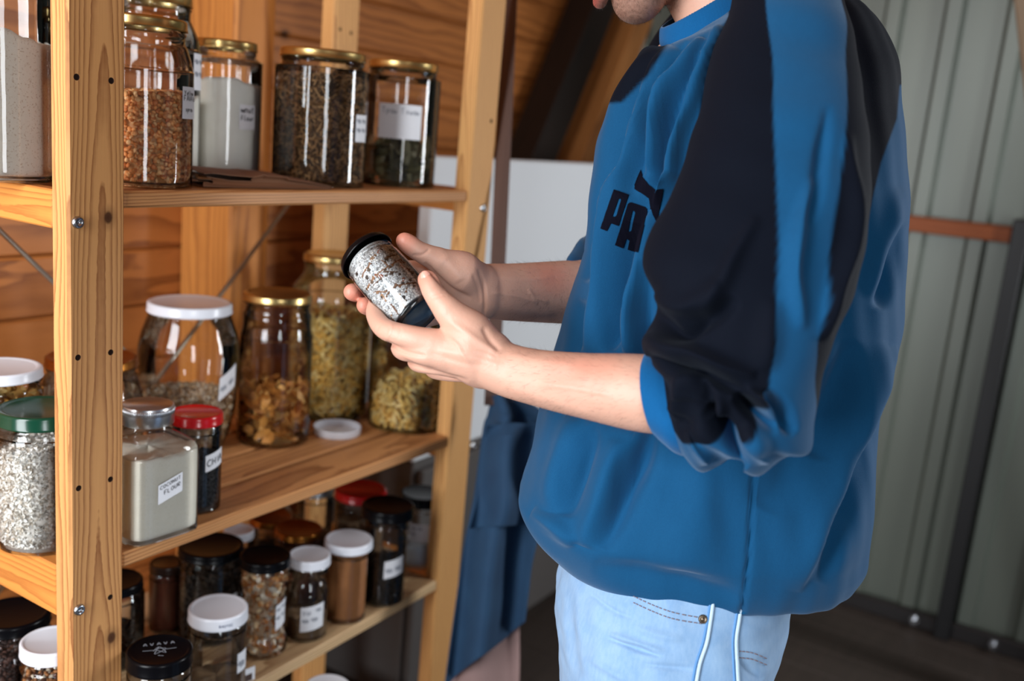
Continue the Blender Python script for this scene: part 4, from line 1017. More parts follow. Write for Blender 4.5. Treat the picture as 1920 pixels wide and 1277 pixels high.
# ------------------------------------------------------------------ clothing helpers
def inside(pts, poly):
    x, y = pts[:, 0], pts[:, 1]; r = np.zeros(len(pts), bool); n = len(poly)
    for i in range(n):
        x1, y1 = poly[i]; x2, y2 = poly[(i + 1) % n]
        if y1 == y2: continue
        r ^= ((y1 > y) != (y2 > y)) & (x < (x2 - x1) * (y - y1) / (y2 - y1) + x1)
    return r
def softpoly(pts, poly, w=2.0):
    d, _, _ = seg(pts, list(poly) + [poly[0]]); s = np.where(inside(pts, poly), d, -d); return np.clip(.5 + s / (2 * w), 0, 1)
def gnormals(V3):
    du = np.roll(V3, -1, 1) - np.roll(V3, 1, 1); dv = np.gradient(V3, axis=0); n = np.cross(du, dv); return n / (np.linalg.norm(n, axis=2, keepdims=True) + 1e-9)
def apply_folds(V3, folds, gain=1.0, edge=(3, .8)):
    nr, nc, _ = V3.shape; N = gnormals(V3)
    cen = V3.mean(1, keepdims=True)
    if np.mean(np.sum(N * (V3 - cen), 2)) < 0: N = -N
    q = proj(V3.reshape(-1, 3))[:, :2]; D = np.zeros(nr * nc)
    vd = nrm(CAM - V3.mean((0, 1))); near = np.clip(np.sum(N * vd, 2).ravel() * edge[0] + edge[1], 0, 1)
    for poly, w, amp, *kind in folds:
        poly = [tuple(p) for p in (cr(poly, len(poly) * 5) if len(poly) > 2 else poly)]
        d, sd, t = seg(q, poly); fade = np.sin(PI * np.clip(t, 0, 1)) ** .8 if len(kind) < 2 else np.where((t <= 0) | (t >= 1), 0.0, 1.0); w = w * (.7 + .45 * fade)
        if kind and kind[0] == 'step':     # rises gently on one side, drops sharply on the other
            x = d * sd / w; prof = np.where(x > 0, np.exp(-(x / 2.6) ** 2), np.exp(-(x / .7) ** 2))
        elif kind and kind[0] == 'step2':
            x = -d * sd / w; prof = np.where(x > 0, np.exp(-(x / 2.6) ** 2), np.exp(-(x / .7) ** 2))
        else: prof = np.exp(-(d / w) ** 2)
        D += gain * amp * prof * fade
    return V3 + N * (D * near).reshape(nr, nc, 1)
def cloth_mat(name, c0, c1, scale=900, rough=0.85, sheen=0.3, sheen_c=None, attr='navy', bstr=.35):
    t = NT(name); a = t.n('ShaderNodeAttribute', attribute_name=attr); co = t.coord()
    n1 = t.noise(co, scale, 3, .7); n2 = t.noise(t.coord(scale=(1, 1, .25)), 160, 3)
    c = t.mix(a.outputs['Fac'], c0, c1)
    c = t.mix(t.math('MULTIPLY', n1, .75), c, t.mix(1.0, c, (0.45, 0.5, 0.55, 1), 'MULTIPLY'))
    c = t.mix(t.math('MULTIPLY', n2, .25), c, t.mix(1.0, c, (1.5, 1.45, 1.4, 1), 'MULTIPLY'))
    return t.bsdf(c, rough, 0, bump=n1, bstr=bstr, bdist=.0008, Specular_IOR_Level=.10, Sheen_Weight=t.math('MULTIPLY_ADD', a.outputs['Fac'], -.9 * sheen, sheen), Sheen_Roughness=.4, Sheen_Tint=sheen_c or (.6, .75, .95, 1))
BLUE = lin(20, 80, 122); NAVY = lin(8, 14, 26)
M['sweat'] = cloth_mat('blue_navy_sweatshirt', BLUE, NAVY)
M['rib'] = cloth_mat('blue_ribbing', lin(16, 92, 148), NAVY, bstr=.3)
M['logo'] = plain('navy_embroidery', lin(7, 8, 22), 0.9, 0, .1, 300, Specular_IOR_Level=.1)
from mathutils.bvhtree import BVHTree
def bvh_of(V, Q): return BVHTree.FromPolygons([tuple(v) for v in V], [tuple(f) for f in Q])
def cast(b, px, py):
    d = Vector(ray(px, py)); d.normalize(); h = b.ray_cast(Vector(CAM), d)
    return (np.array(h[0]), np.array(h[1])) if h[0] is not None else (None, None)
tp, tn = cast(bvh_of(BV, BQ), 797.5, 517.5)
tn = tn if tn @ nrm(CAM - tp) > 0 else -tn
nail(tp + tn * .0007, tp - (P(797, 517, 1.01) - P(810, 546, 1.005)), tn, .0050, .0056)
# ------------------------------------------------------------------ sweatshirt trunk
T = [(1262, 92, 1440, -30, 1.15, .080), (1228, 98, 1540, -25, 1.15, .140), (1193, 122, 1630, 20, 1.155, .170), (1168, 185, 1680, 105, 1.16, .182), (1147, 250, 1694, 200, 1.16, .186),
     (1130, 330, 1701, 300, 1.16, .188), (1110, 415, 1704, 420, 1.16, .188), (1092, 485, 1700, 520, 1.16, .188), (1070, 555, 1690, 610, 1.16, .188), (1043, 650, 1668, 710, 1.16, .188),
     (1017, 755, 1652, 800, 1.16, .188), (998, 840, 1645, 880, 1.16, .188), (978, 905, 1638, 960, 1.16, .186), (972, 932, 1632, 1000, 1.16, .180), (990, 972, 1624, 1034, 1.16, .168), (1026, 1012, 1602, 1064, 1.16, .152), (1048, 1024, 1566, 1062, 1.16, .138), (1065, 1012, 1540, 1046, 1.16, .130)]
NR, NC = 330, 420
R_ = cr(np.array(T, float), NR); th = np.linspace(0, 2 * PI, NC, endpoint=False)
def fit(rows, thx, ex):
    """widen or narrow each ring until its outline spans the two given points"""
    rows = np.array(rows, float); out = rows.copy()
    for k, r in enumerate(rows):
        u = r[2:4] - r[0:2]; L = np.linalg.norm(u); u = u / L; q0 = r.copy()
        for _ in range(4):
            t_ = (proj(ring(q0, thx, ex))[:, :2] - r[0:2]) @ u
            q0[0:2] -= u * t_.min(); q0[2:4] -= u * (t_.max() - L)
        out[k] = q0
    return out
def ring(r, th, ex=2.25):
    A = P(r[0], r[1], r[4]); B = P(r[2], r[3], r[4]); c = (A + B) / 2; a = (B - A) / 2
    cs, sn = np.cos(th), np.sin(th); k = (np.abs(cs) ** ex + np.abs(sn) ** ex) ** (-1 / ex)
    bv = -VH * r[5] + (RH_ * r[6] if len(r) > 6 else 0)
    return c + np.outer(cs * k, a) + np.outer(sn * k, bv)
R_ = fit(R_, th, 2.25); V3 = np.stack([ring(r, th) for r in R_])
folds = [([(1245, 62), (1213, 117), (1176, 190), (1148, 263), (1133, 325), (1118, 400), (1098, 470)], 13, .008),
 ([(1232, 100), (1208, 170), (1180, 250), (1165, 320), (1140, 390), (1118, 450), (1096, 530)], 11, -.011),
 ([(1256, 85), (1238, 150), (1220, 238), (1208, 320), (1184, 375), (1167, 430), (1150, 490), (1128, 565), (1100, 660)], 13, .014, 'step2'),
 ([(1290, 78), (1262, 150), (1240, 225), (1228, 300), (1205, 380)], 12, -.012),
 ([(1318, 72), (1292, 140), (1264, 200), (1244, 265), (1236, 330)], 13, .013), ([(1328, 110), (1302, 170), (1275, 235), (1258, 300), (1245, 360)], 10, -.010),
 ([(1352, 50), (1338, 100), (1316, 150), (1290, 208), (1272, 275), (1264, 330), (1250, 400)], 12, .012),
 ([(1264, 330), (1238, 430), (1218, 530), (1192, 606), (1178, 670)], 15, .014, 'step2'), ([(1205, 420), (1182, 500), (1160, 590), (1140, 660)], 16, -.010), ([(1240, 500), (1215, 620), (1200, 700)], 14, -.008), ([(1090, 560), (1070, 640), (1050, 720)], 16, -.006)]
folds = [(p_, w_ * .9, a_ * 1.7, *k_) for p_, w_, a_, *k_ in folds] + [
 ([(1226, 800), (1200, 860), (1172, 925), (1130, 1030)], 19, -.014), ([(1160, 820), (1134, 930), (1094, 1025)], 24, .010), ([(1075, 780), (1050, 880), (1036, 960)], 22, .008), ([(1112, 800), (1085, 890), (1062, 970)], 16, -.009),
 ([(1676, 650), (1655, 700), (1625, 765), (1572, 914), (1497, 1113)], 13, .010, 'step'), ([(1672, 730), (1632, 840), (1585, 970), (1535, 1095)], 18, -.010),
 ([(1110, 1060), (1210, 1082), (1310, 1104), (1390, 1122)], 24, -.007), ([(1690, 350), (1668, 440), (1632, 560)], 16, .004), ([(1690, 420), (1672, 500), (1650, 580)], 14, -.010), ([(1530, 780), (1480, 880), (1440, 960)], 34, -.006), ([(1600, 640), (1560, 760), (1530, 860)], 24, -.008),
 ([(1417, 870), (1410, 960), (1402, 1060), (1391, 1150)], 3.0, -.0026, 'v', 1), ([(1000, 960), (1040, 985), (1080, 1020)], 15, .007), ([(1330, 860), (1300, 980), (1290, 1080)], 40, .005)]
V3 = apply_folds(V3, folds, 1.8, (2.2, .1))
N = gnormals(V3); Vf = V3.reshape(-1, 3)
Vf = Vf + N.reshape(-1, 3) * (.0022 * vnoise(Vf * 26, 4))[:, None]
q = proj(Vf)[:, :2]
near_poly = [(1376, -300), (1366, 30), (1336, 90), (1313, 200), (1310, 260), (1300, 420), (1500, 470), (1625, 420), (1652, 305), (1682, 222), (1687, 160), (1760, 150), (1760, -300)]
far_poly = [(1262, 56), (1252, 82), (1215, 142), (1166, 192), (1100, 196), (1100, -60), (1262, -60)]
navy = np.maximum(softpoly(q, near_poly), softpoly(q, far_poly, 3.5))
sw = mkp('sweatshirt', Vf, gridF(NR, NC), M['sweat'], attrs={'navy': navy})
SWB = bvh_of(Vf, gridF(NR, NC))
def decal(name, polys, holes, bvh, mat, parent, step=.5, off=.0011):
    allp = np.concatenate([np.array(p) for p in polys]); x0, y0 = allp.min(0) - 1; x1, y1 = allp.max(0) + 1
    xs = np.arange(x0, x1, step); ys = np.arange(y0, y1, step); gx, gy = np.meshgrid(xs, ys); pts = np.c_[gx.ravel(), gy.ravel()]
    def msk(p): 
        m_ = np.zeros(len(p), bool)
        for po in polys: m_ |= inside(p, po)
        for po in holes: m_ &= ~inside(p, po)
        return m_
    cm = msk(pts + step / 2).reshape(gx.shape); cm[-1] = False; cm[:, -1] = False
    vid = -np.ones(gx.shape, int); V = []; Fq = []
    def vert(i, j):
        if vid[i, j] < 0:
            p, n = cast(bvh, xs[j], ys[i]); 
            if p is None: return None
            vd = nrm(CAM - p); n = n if n @ vd > 0 else -n
            vid[i, j] = len(V); V.append(p + n * off)
        return vid[i, j]
    for i, j in np.argwhere(cm):
        qd = [vert(i, j), vert(i, j + 1), vert(i + 1, j + 1), vert(i + 1, j)]
        if None not in qd: Fq.append(qd[::-1])
    return mkp(name, np.array(V), np.array(Fq), mat, parent)
c4 = lambda L: [(1080 + x / 3.992, 280 + y / 3.992) for x, y in L]
lp_ = c4([(283, 302), (392, 343), (372, 405), (318, 572), (262, 552), (232, 611), (184, 592)])
la_ = c4([(386, 410), (400, 398), (418, 398), (515, 430), (531, 445), (533, 470), (500, 620), (465, 774), (383, 750), (398, 682), (374, 668), (350, 740), (290, 716), (340, 560)])
lc_ = c4([(482, 152), (500, 205), (540, 262), (592, 303), (648, 296), (640, 350), (622, 450), (603, 556), (572, 490), (556, 430), (545, 368), (500, 335), (440, 302), (436, 268), (455, 215)])
decal('sweatshirt_logo', [lp_, la_, lc_], [c4([(318, 372), (332, 368), (336, 380), (305, 490), (292, 504), (274, 500)]), c4([(420, 462), (434, 460), (442, 474), (412, 606), (398, 616), (387, 610)])], SWB, M['logo'], sw)

# sleeves
def sleeve(name, rows, stripes, folds, nr=260, nc=200, nseed=1, amp=.002):
    R_ = cr(np.array(rows, float), nr); ph = np.linspace(0, 2 * PI, nc, endpoint=False)
    R_ = fit(R_, ph, 2.15); V3 = np.stack([ring(r, PI - ph, 2.15) for r in R_])
    V3 = apply_folds(V3, folds, 1.9); N = gnormals(V3); Vf = V3.reshape(-1, 3) + N.reshape(-1, 3) * (amp * vnoise(V3.reshape(-1, 3) * 30, nseed))[:, None]
    navy = None
    if stripes is not None:
        f2p = lambda f: np.where(f <= 1, np.arccos(np.clip(1 - 2 * f, -1, 1)), PI + (f - 1) * PI)
        S = cr(np.array([(f2p(np.array(a)), f2p(np.array(b))) for a, b in stripes], float), nr)
        PH = np.tile(ph, (nr, 1)); wd_ = .014
        inn = np.clip(.5 + (PH - S[:, :1]) / (2 * wd_), 0, 1) * np.clip(.5 + (S[:, 1:] - PH) / (2 * wd_), 0, 1)
        navy = 1 - inn.ravel()
    else: navy = np.zeros(nr * nc)
    return mkp(name, Vf, gridF(nr, nc), M['sweat'], sw, attrs={'navy': navy}), Vf
srows = [(1385, -60, 1560, -60, 1.03, .05, 0), (1372, 0, 1585, 0, .985, .062, 0), (1330, 110, 1608, 110, .955, .072, 0), (1306, 220, 1620, 205, .925, .078, 0), (1270, 340, 1632, 315, .905, .082, 0), (1226, 430, 1627, 430, .892, .084, 0),
         (1206, 497, 1603, 540, .885, .084, 0), (1232, 570, 1562, 645, .884, .082, 0), (1208, 642, 1534, 752, .884, .080, -.004), (1216, 672, 1526, 838, .890, .078, -.006), (1228, 684, 1484, 850, .895, .073, -.008), (1236, 690, 1428, 890, .902, .067, -.010), (1239, 689, 1374, 866, .909, .061, -.011), (1242, 684, 1322, 886, .914, .056, -.012), (1248, 672, 1292, 856, .921, .049, -.014)]
stripes = [(.195, .9), (.195, .88), (.315, .81), (.35, .78), (.41, .735), (.4875, .73), (.535, .765), (.556, .81), (.63, .95), (.57, 1.12), (.54, 1.25), (.52, 1.3), (.55, 1.35), (.58, 1.4), (.62, 1.45)]
sf = [([(1420, 405), (1376, 482), (1330, 585), (1310, 640)], 14, .005), ([(1236, 588), (1270, 622), (1330, 598), (1380, 560)], 13, -.012), ([(1232, 545), (1290, 570), (1350, 530)], 18, .006),
      ([(1214, 628), (1250, 655), (1303, 668), (1359, 690), (1420, 705)], 16, .009), ([(1214, 664), (1253, 684), (1303, 694), (1359, 722), (1400, 738)], 9, -.014),
      ([(1300, 692), (1318, 740), (1332, 790)], 12, -.008), ([(1270, 700), (1275, 750), (1270, 790)], 12, .006), ([(1345, 740), (1350, 770), (1330, 800)], 10, .006),
      ([(1325, 770), (1345, 800), (1372, 842), (1392, 885)], 13, -.020), ([(1380, 742), (1415, 772), (1460, 806)], 11, -.015), ([(1432, 738), (1462, 770), (1488, 815)], 11, -.014), ([(1400, 728), (1440, 760), (1475, 800)], 9, .008),
      ([(1290, 800), (1310, 835), (1330, 870)], 15, .007), ([(1390, 800), (1420, 830), (1440, 870)], 16, .007), ([(1530, 330), (1500, 420), (1490, 520), (1505, 620)], 13, .006), ([(1552, 200), (1535, 330), (1512, 430)], 10, -.004), ([(1450, 560), (1440, 640), (1435, 700)], 20, .004), ([(1590, 250), (1600, 420), (1560, 560), (1545, 640)], 12, .007)]
slv, SLV = sleeve('sleeve', srows, stripes, sf)
cuff_rows = [(1262, 676, 1296, 852, .921, .050, -.014), (1240, 664, 1276, 846, .924, .0475, -.0155), (1222, 660, 1258, 832, .928, .045, -.016), (1213, 661, 1244, 819, .931, .0435, -.016), (1212, 664, 1242, 815, .932, .0415, -.016), (1225, 668, 1256, 820, .929, .0405, -.016), (1250, 676, 1280, 830, .924, .040, -.014)]
R_ = cr(np.array(cuff_rows, float), 60); ph = np.linspace(0, 2 * PI, 240, endpoint=False); V3 = np.stack([ring(r, PI - ph, 2.05) for r in R_])
N = gnormals(V3); V3 = V3 + N * (.00035 * np.sin(ph * 110))[None, :, None]
mkp('cuff', V3.reshape(-1, 3), gridF(60, 240), M['rib'], slv, attrs={'navy': np.zeros(60 * 240)})
frows = [(1290, -20, 1480, -40, 1.30, .05, 0), (1200, 120, 1460, 90, 1.325, .065, 0), (1165, 260, 1420, 260, 1.34, .07, 0), (1140, 370, 1390, 420, 1.34, .07, 0), (1105, 430, 1330, 640, 1.33, .066, 0), (1088, 448, 1180, 660, 1.29, .058, 0), (1070, 472, 1100, 634, 1.255, .049, 0), (1062, 488, 1082, 616, 1.245, .045, 0), (1075, 490, 1095, 614, 1.25, .043, 0)]
sleeve('sleeve', frows, [(2, 2.1)] * 3 + [(.0, 2.0)] * 6, [], 120, 100, 2)
# collar
def ellr(F_, Nn, B_, Fa):
    F_, Nn, B_, Fa = [P(*p) for p in (F_, Nn, B_, Fa)]; c = (F_ + B_ + Nn + Fa) / 4; th = np.linspace(0, 2 * PI, 240, endpoint=False)
    return c + np.outer(np.cos(th), (F_ - B_) / 2) + np.outer(np.sin(th), (Nn - Fa) / 2)
lowr = ellr((1250, 97, 1.148), (1350, 62, 1.062), (1462, -20, 1.16), (1330, 30, 1.245))
upr = ellr((1243, 56, 1.150), (1336, 2, 1.075), (1440, -62, 1.16), (1325, -10, 1.235))
c_ = upr.mean(0); inn = c_ + (upr - c_) * .93 - np.array((0, 0, .002)); inl = c_ + (upr - c_) * .93 - np.array((0, 0, .028)); mid = (lowr + upr) / 2; mid = mid + (mid - mid.mean(0)) * .025
lr2 = lowr + (lowr - lowr.mean(0)) * -.03 - np.array((0, 0, .006))
V3 = cr(np.stack([lr2, lowr, mid, upr, inn, inl]).reshape(6, -1), 41).reshape(41, 240, 3); N = gnormals(V3); V3 = V3 + N * (.0003 * np.sin(np.linspace(0, 2 * PI, 240, endpoint=False) * 130))[None, :, None]
mkp('collar', V3.reshape(-1, 3), gridF(41, 240), M['rib'], sw, attrs={'navy': np.zeros(41 * 240)})

# ------------------------------------------------------------------ jeans
t = NT('pale_bleached_denim'); co = t.coord(); n1 = t.noise(co, 1100, 3, .7); n2 = t.noise(co, 38, 4, .6); n3 = t.noise(t.coord(scale=(1, 1, .2)), 300, 2)
c = t.mix(n2, lin(100, 146, 194), lin(160, 193, 222)); c = t.mix(t.math('MULTIPLY', n1, .5), c, lin(84, 128, 178)); c = t.mix(t.math('MULTIPLY', n3, .3), c, lin(186, 210, 232))
M['jeans'] = t.bsdf(c, 0.8, 0, bump=n1, bstr=.3, bdist=.0006, Specular_IOR_Level=.25, Sheen_Weight=.2)
M['seam'] = plain('raised_denim_seam', lin(196, 222, 242), .8, 0, .3, 400); M['seam_dark'] = plain('dark_seam_edge', lin(92, 148, 205), .8, 0, .2, 300); M['thread'] = plain('brown_stitching_thread', lin(128, 112, 118), .8)
Jr = [(1085, 985, 1490, 1010, 1.15, .142), (1060, 1035, 1490, 1060, 1.15, .150), (1043, 1095, 1482, 1135, 1.15, .156), (1041, 1150, 1470, 1175, 1.15, .160), (1046, 1200, 1452, 1215, 1.15, .162), (1051, 1277, 1425, 1272, 1.15, .164), (1058, 1360, 1400, 1350, 1.15, .166), (1075, 1420, 1380, 1410, 1.15, .166)]
NR2, NC2 = 220, 260
R_ = fit(cr(np.array(Jr, float), NR2), np.linspace(0, 2 * PI, 90), 2.2); V3 = np.stack([ring(r, np.linspace(0, 2 * PI, NC2, endpoint=False), 2.2) for r in R_])
jf = [([(1105, 1112), (1150, 1145), (1190, 1160)], 5, -.003), ([(1135, 1195), (1190, 1215), (1240, 1232)], 5, -.005), ([(1140, 1188), (1195, 1206), (1245, 1222)], 6, .003), ([(1180, 1172), (1230, 1190), (1280, 1200)], 8, .003), ([(1200, 1245), (1260, 1252), (1300, 1255)], 6, -.003), ([(1065, 1120), (1072, 1200), (1085, 1277)], 10, -.004), ([(1100, 1230), (1150, 1262), (1180, 1277)], 8, .003),
      ([(1385, 1235), (1410, 1262), (1430, 1275)], 7, -.003)]
V3 = apply_folds(V3, jf); N = gnormals(V3); Vj = V3.reshape(-1, 3); Vj = Vj + N.reshape(-1, 3) * (.0012 * vnoise(Vj * 45, 8))[:, None]
JB = bvh_of(Vj, gridF(NR2, NC2))
mb = MB(); mb.add(Vj, [gridF(NR2, NC2)])
hipc = V3[-1].mean(0)
for s_ in (-1, 1):
    c0 = hipc - VH * .082 * s_; rows = []
    zt = hipc[2] + .02
    for zz, rr, sh in ((zt, .088, 0), (zt - .14, .082, 0), (.52, .070, .0), (.40, .066, .0), (.20, .062, -.01), (.07, .066, -.015), (.065, .058, -.015)):
        a = np.linspace(0, 2 * PI, 40, endpoint=False); rows.append(np.array([c0[0], c0[1], zz]) - RH_ * sh + np.outer(np.cos(a) * rr * 1.15, RH_) + np.outer(np.sin(a) * rr, VH))
    mb.add(cr(np.stack(rows).reshape(len(rows), -1), 60).reshape(-1, 3), [gridF(60, 40)])
VV = np.concatenate(mb.v); jeans = mkp('jeans', VV, [np.concatenate(mb.f[4])], M['jeans'])
def line_on(b, poly, n=60, off=.0008):
    pts = cr(poly, n) if len(poly) > 2 else np.linspace(poly[0], poly[1], n); out = []
    for x, y in pts:
        p, nn = cast(b, x, y)
        if p is not None: nn = nn if nn @ nrm(CAM - p) > 0 else -nn; out.append(p + nn * off)
    return np.array(out)
def seam(name, poly, r, mat, b=None, parent=None, off=.0006, n=60):
    L = line_on(b or JB, poly, n, off)
    if len(L) > 3: mkp(name, *tube(L, r, 6), mat, parent or jeans)
seam('side_seam', [(1337, 1128), (1332, 1165), (1325, 1205), (1312, 1245), (1304, 1290)], .0022, M['seam']); seam('seam_edge', [(1331, 1132), (1326, 1165), (1318, 1205), (1305, 1245), (1297, 1290)], .0013, M['seam_dark'], off=.0002)
seam('side_seam', [(1390, 1130), (1385, 1165), (1380, 1200), (1381, 1240), (1384, 1290)], .0022, M['seam']); seam('seam_edge', [(1384, 1132), (1379, 1165), (1374, 1200), (1375, 1240), (1378, 1290)], .0013, M['seam_dark'], off=.0002)
for dy in (0, 12): 
    for k in range(16):
        a0, a1 = k / 16, (k + .65) / 16; pl = cr([(1188, 1118 + dy), (1225, 1135 + dy), (1265, 1149 + dy), (1318, 1159 + dy * .9)], 101)
        seam('stitch', [tuple(pl[int(a0 * 100)]), tuple(pl[int(a1 * 100)])], .00055, M['thread'], n=5)
for dy in (0, 12):
    for k in range(7):
        pl = cr([(1386, 1221 + dy), (1410, 1224 + dy), (1438, 1235 + dy)], 71); seam('stitch', [tuple(pl[k * 10]), tuple(pl[k * 10 + 7])], .00055, M['thread'], n=5)
p, nn = cast(JB, 1318, 1161); nn = nn if nn @ nrm(CAM - p) > 0 else -nn
V, Fc = lathe([(1e-4, .0018), (.0012, .0018), (.0016, .0010), (.0026, .0012), (.0036, .0022), (.0044, .0016), (.0048, 0)], 24)
zz = nn; xx = nrm(np.cross((0, 0, 1), zz)); yy = np.cross(zz, xx)
mkp('rivet', p + np.outer(V[:, 0], xx) + np.outer(V[:, 1], yy) + np.outer(V[:, 2], zz), Fc, plain('antique_brass', lin(110, 98, 84), .35, 1.0), jeans)
for s_ in (-1, 1):
    c0 = hipc - VH * .082 * s_; rows = []
    for q, w, z1 in ((.085, .030, .05), (.06, .040, .075), (.0, .044, .085), (-.06, .046, .07), (-.12, .048, .055), (-.165, .040, .045), (-.185, .02, .035)):
        a = np.linspace(0, 2 * PI, 24, endpoint=False); rows.append(np.array([c0[0], c0[1], z1 / 2 + .001]) + RH_ * q + np.outer(np.cos(a) * w, VH) + np.outer(np.sin(a) * z1 / 2, (0, 0, 1)))
    mkp('shoe', cr(np.stack(rows).reshape(len(rows), -1), 30).reshape(-1, 3), [gridF(30, 24), np.array([[0, i, i + 1] for i in range(1, 23)]), np.array([[29 * 24, 29 * 24 + i + 1, 29 * 24 + i] for i in range(1, 23)])], plain('white_shoe', lin(200, 200, 200), .6))

# hair: scalp cap, short beard hairs and fine hairs on the forearms
def hairs(name, Pn, Nn, L, r, mat, lean, rng, parent):
    n = len(Pn); d = Nn + lean + rng.normal(size=(n, 3)) * .35; d /= np.linalg.norm(d, axis=1, keepdims=True)
    ln = L * rng.uniform(.5, 1.2, n)[:, None]; a = np.cross(d, rng.normal(size=(n, 3))); a /= np.linalg.norm(a, axis=1, keepdims=True); b = np.cross(d, a)
    V = np.stack([Pn + a * r, Pn - .5 * a * r + .87 * b * r, Pn - .5 * a * r - .87 * b * r, Pn + d * ln], 1).reshape(-1, 3); k = np.arange(n)[:, None] * 4
    F = np.concatenate([k + np.array([[0, 1, 3]]), k + np.array([[1, 2, 3]]), k + np.array([[2, 0, 3]])])
    o = mkp(name, V, F, mat, parent, smooth=False); o['kind'] = 'stuff'; return o
def face_samples(V, Q, w, n, rng):
    c = V[Q].mean(1); nn = np.cross(V[Q[:, 2]] - V[Q[:, 0]], V[Q[:, 3]] - V[Q[:, 1]]); A = np.linalg.norm(nn, axis=1); nn /= A[:, None] + 1e-12
    p = A * w[Q].mean(1); p /= p.sum(); i = rng.choice(len(Q), n, p=p); u = rng.uniform(0, 1, (n, 2, 1))
    v = V[Q[i]]; pt = (v[:, 0] * (1 - u[:, 0]) + v[:, 1] * u[:, 0]) * (1 - u[:, 1]) + (v[:, 3] * (1 - u[:, 0]) + v[:, 2] * u[:, 0]) * u[:, 1]
    return pt, nn[i]
M['hair'] = plain('dark_brown_hair', lin(40, 28, 22), .5)
rng = np.random.default_rng(5)
wv_ = wb[:, 0] * (u_ < .0); pt, nn = face_samples(BV, BQ, wv_, 9000, rng)
hairs('beard', pt, nn, .0035, .00007, M['hair'], -hu * .6, rng, body)
qp = proj(BV); wa = ((qp[:, 0] > 925) & (qp[:, 0] < 1240) & (qp[:, 1] > 450)).astype(float) * np.clip((qp[:, 0] - 925) / 60, 0, 1)
pt, nn = face_samples(BV, BQ, wa + 1e-9, 5200, rng)
hairs('arm_hair', pt, nn * .6, .0085, .00006, M['hair'], -RIGHT * .9 - UP * .2, rng, body)
F = Field(HC - .2, HC + .2, .004); F.ell(hp(.052, -.03), (hf, hu, hs), (.105, .092, .084), .01); F.ell(hp(-.01, .095), (hf, hu, hs), (.085, .085, .12), .02, True); F.ell(hp(-.10, .02), (hf, hu, hs), (.10, .085, .12), .02, True)
V, Q = F.mesh(); V = smooth_mesh(V, Q, 2); V = V + (.002 * vnoise(V * 160, 2))[:, None] * nrm((0, 0, 1)); mkp('hair', V, Q, M['hair'])

# ------------------------------------------------------------------ the jar in the hands
lid_c, base_c = P(683, 475, 1.071), P(789, 594, 1.031)
az = nrm(lid_c - base_c); ax_ = nrm(np.cross(az, BACK)); ay = np.cross(az, ax_); Lj = float(np.linalg.norm(lid_c - base_c))
MW = Matrix(((ax_[0], ay[0], az[0], base_c[0]), (ax_[1], ay[1], az[1], base_c[1]), (ax_[2], ay[2], az[2], base_c[2]), (0, 0, 0, 1)))
hj = thing('jar', 'small black lidded jar of salt and spices held in both hands', 'jar', (0, 0, 0)); hj.matrix_world = MW
Rj = .0305; Lr = .0325
pj = [(1e-4, .0045), (Rj * .6, .004), (Rj * .84, .0015), (Rj * .9, .0008), (Rj * .97, .003), (Rj, .008), (Rj, Lj * .72), (Rj * .995, Lj * .77), (Rj * .965, Lj * .80), (Rj * .925, Lj * .818), (Rj * .925, Lj * .832), (Rj * .965, Lj * .842), (Rj * .925, Lj * .852), (Rj * .925, Lj * .872), (Rj * .965, Lj * .882), (Rj * .925, Lj * .892), (Rj * .925, Lj - .003)]
mk('glass_body', *lathe(np.array(pj), 72), M['glass_green'], hj, sharp=60)
V, Fc = lathe([(1e-4, .0008), (Rj * .8, .0008), (Rj * .92, .0016), (Rj * .955, .0035), (Rj * .95, .0055), (Rj * .8, .006), (1e-4, .006)], 64)
t = NT('thick_base_glass'); M['thick'] = t.bsdf((.9, .94, .92, 1), .02, 0, Transmission_Weight=1.0, IOR=1.5)
mk('thick_base', V, Fc, M['thick'], hj)
lp = [(Lr * .95, Lj - .0065), (Lr * .985, Lj - .0072), (Lr, Lj - .0062), (Lr * .985, Lj - .0050), (Lr * .98, Lj - .004), (Lr * .965, Lj - .0014), (Lr * .93, Lj), (Lr * .86, Lj - .0002), (Lr * .82, Lj - .0014), (1e-4, Lj - .0014)]
mk('lid', *lathe(np.array(lp), 72), M['black_lid'], hj, sharp=50)
rng = np.random.default_rng(12); mb = MB(); Ri = Rj - .0016; zl, zh = .0068, Lj * .895
prof = cr(np.array([(1e-4, zl), (Ri * .9, zl), (Ri - .0012, zl + .003), (Ri - .0012, zh * .5), (Ri - .0012, zh - .003), (Ri * .8, zh), (1e-4, zh)]), 40)
V, Fc = lathe(prof, 48); mb.add(V, Fc, np.array(L3(176, 178, 180)))
n = 9000; th = rng.uniform(0, 2 * PI, n); z = rng.uniform(zl + .001, zh - .002, n); r = (Ri - rng.uniform(.0008, .0019, n)) * np.where(z > zh * .93, .96, 1)
place(mb, (ICO0[0] * (.0013, .0010, .0009), ICO0[1]), np.c_[r * np.cos(th), r * np.sin(th), z], rng, [L3(236, 238, 240), L3(220, 223, 228), L3(240, 240, 238), L3(200, 203, 208), L3(150, 150, 152)], .6, 1.5)
n = 420; th = rng.uniform(0, 2 * PI, n); z = rng.uniform(zl + .001, zh - .002, n); r = np.full(n, Ri - .0007)
place(mb, (ICO0[0] * (.0007, .0005, .0004), ICO0[1]), np.c_[r * np.cos(th), r * np.sin(th), z], rng, [L3(70, 66, 62), L3(110, 104, 98), L3(46, 42, 40)], .5, 1.4)
n = 70; th = rng.uniform(0, 2 * PI, n); z = rng.uniform(zl + .003, zh - .012, n); r = np.full(n, Ri - .0016)
place(mb, (ICO1[0] * .0018, ICO1[1]), np.c_[r * np.cos(th), r * np.sin(th), z], rng, [L3(40, 32, 28), L3(62, 48, 40), L3(84, 66, 50)], .9, 1.5)
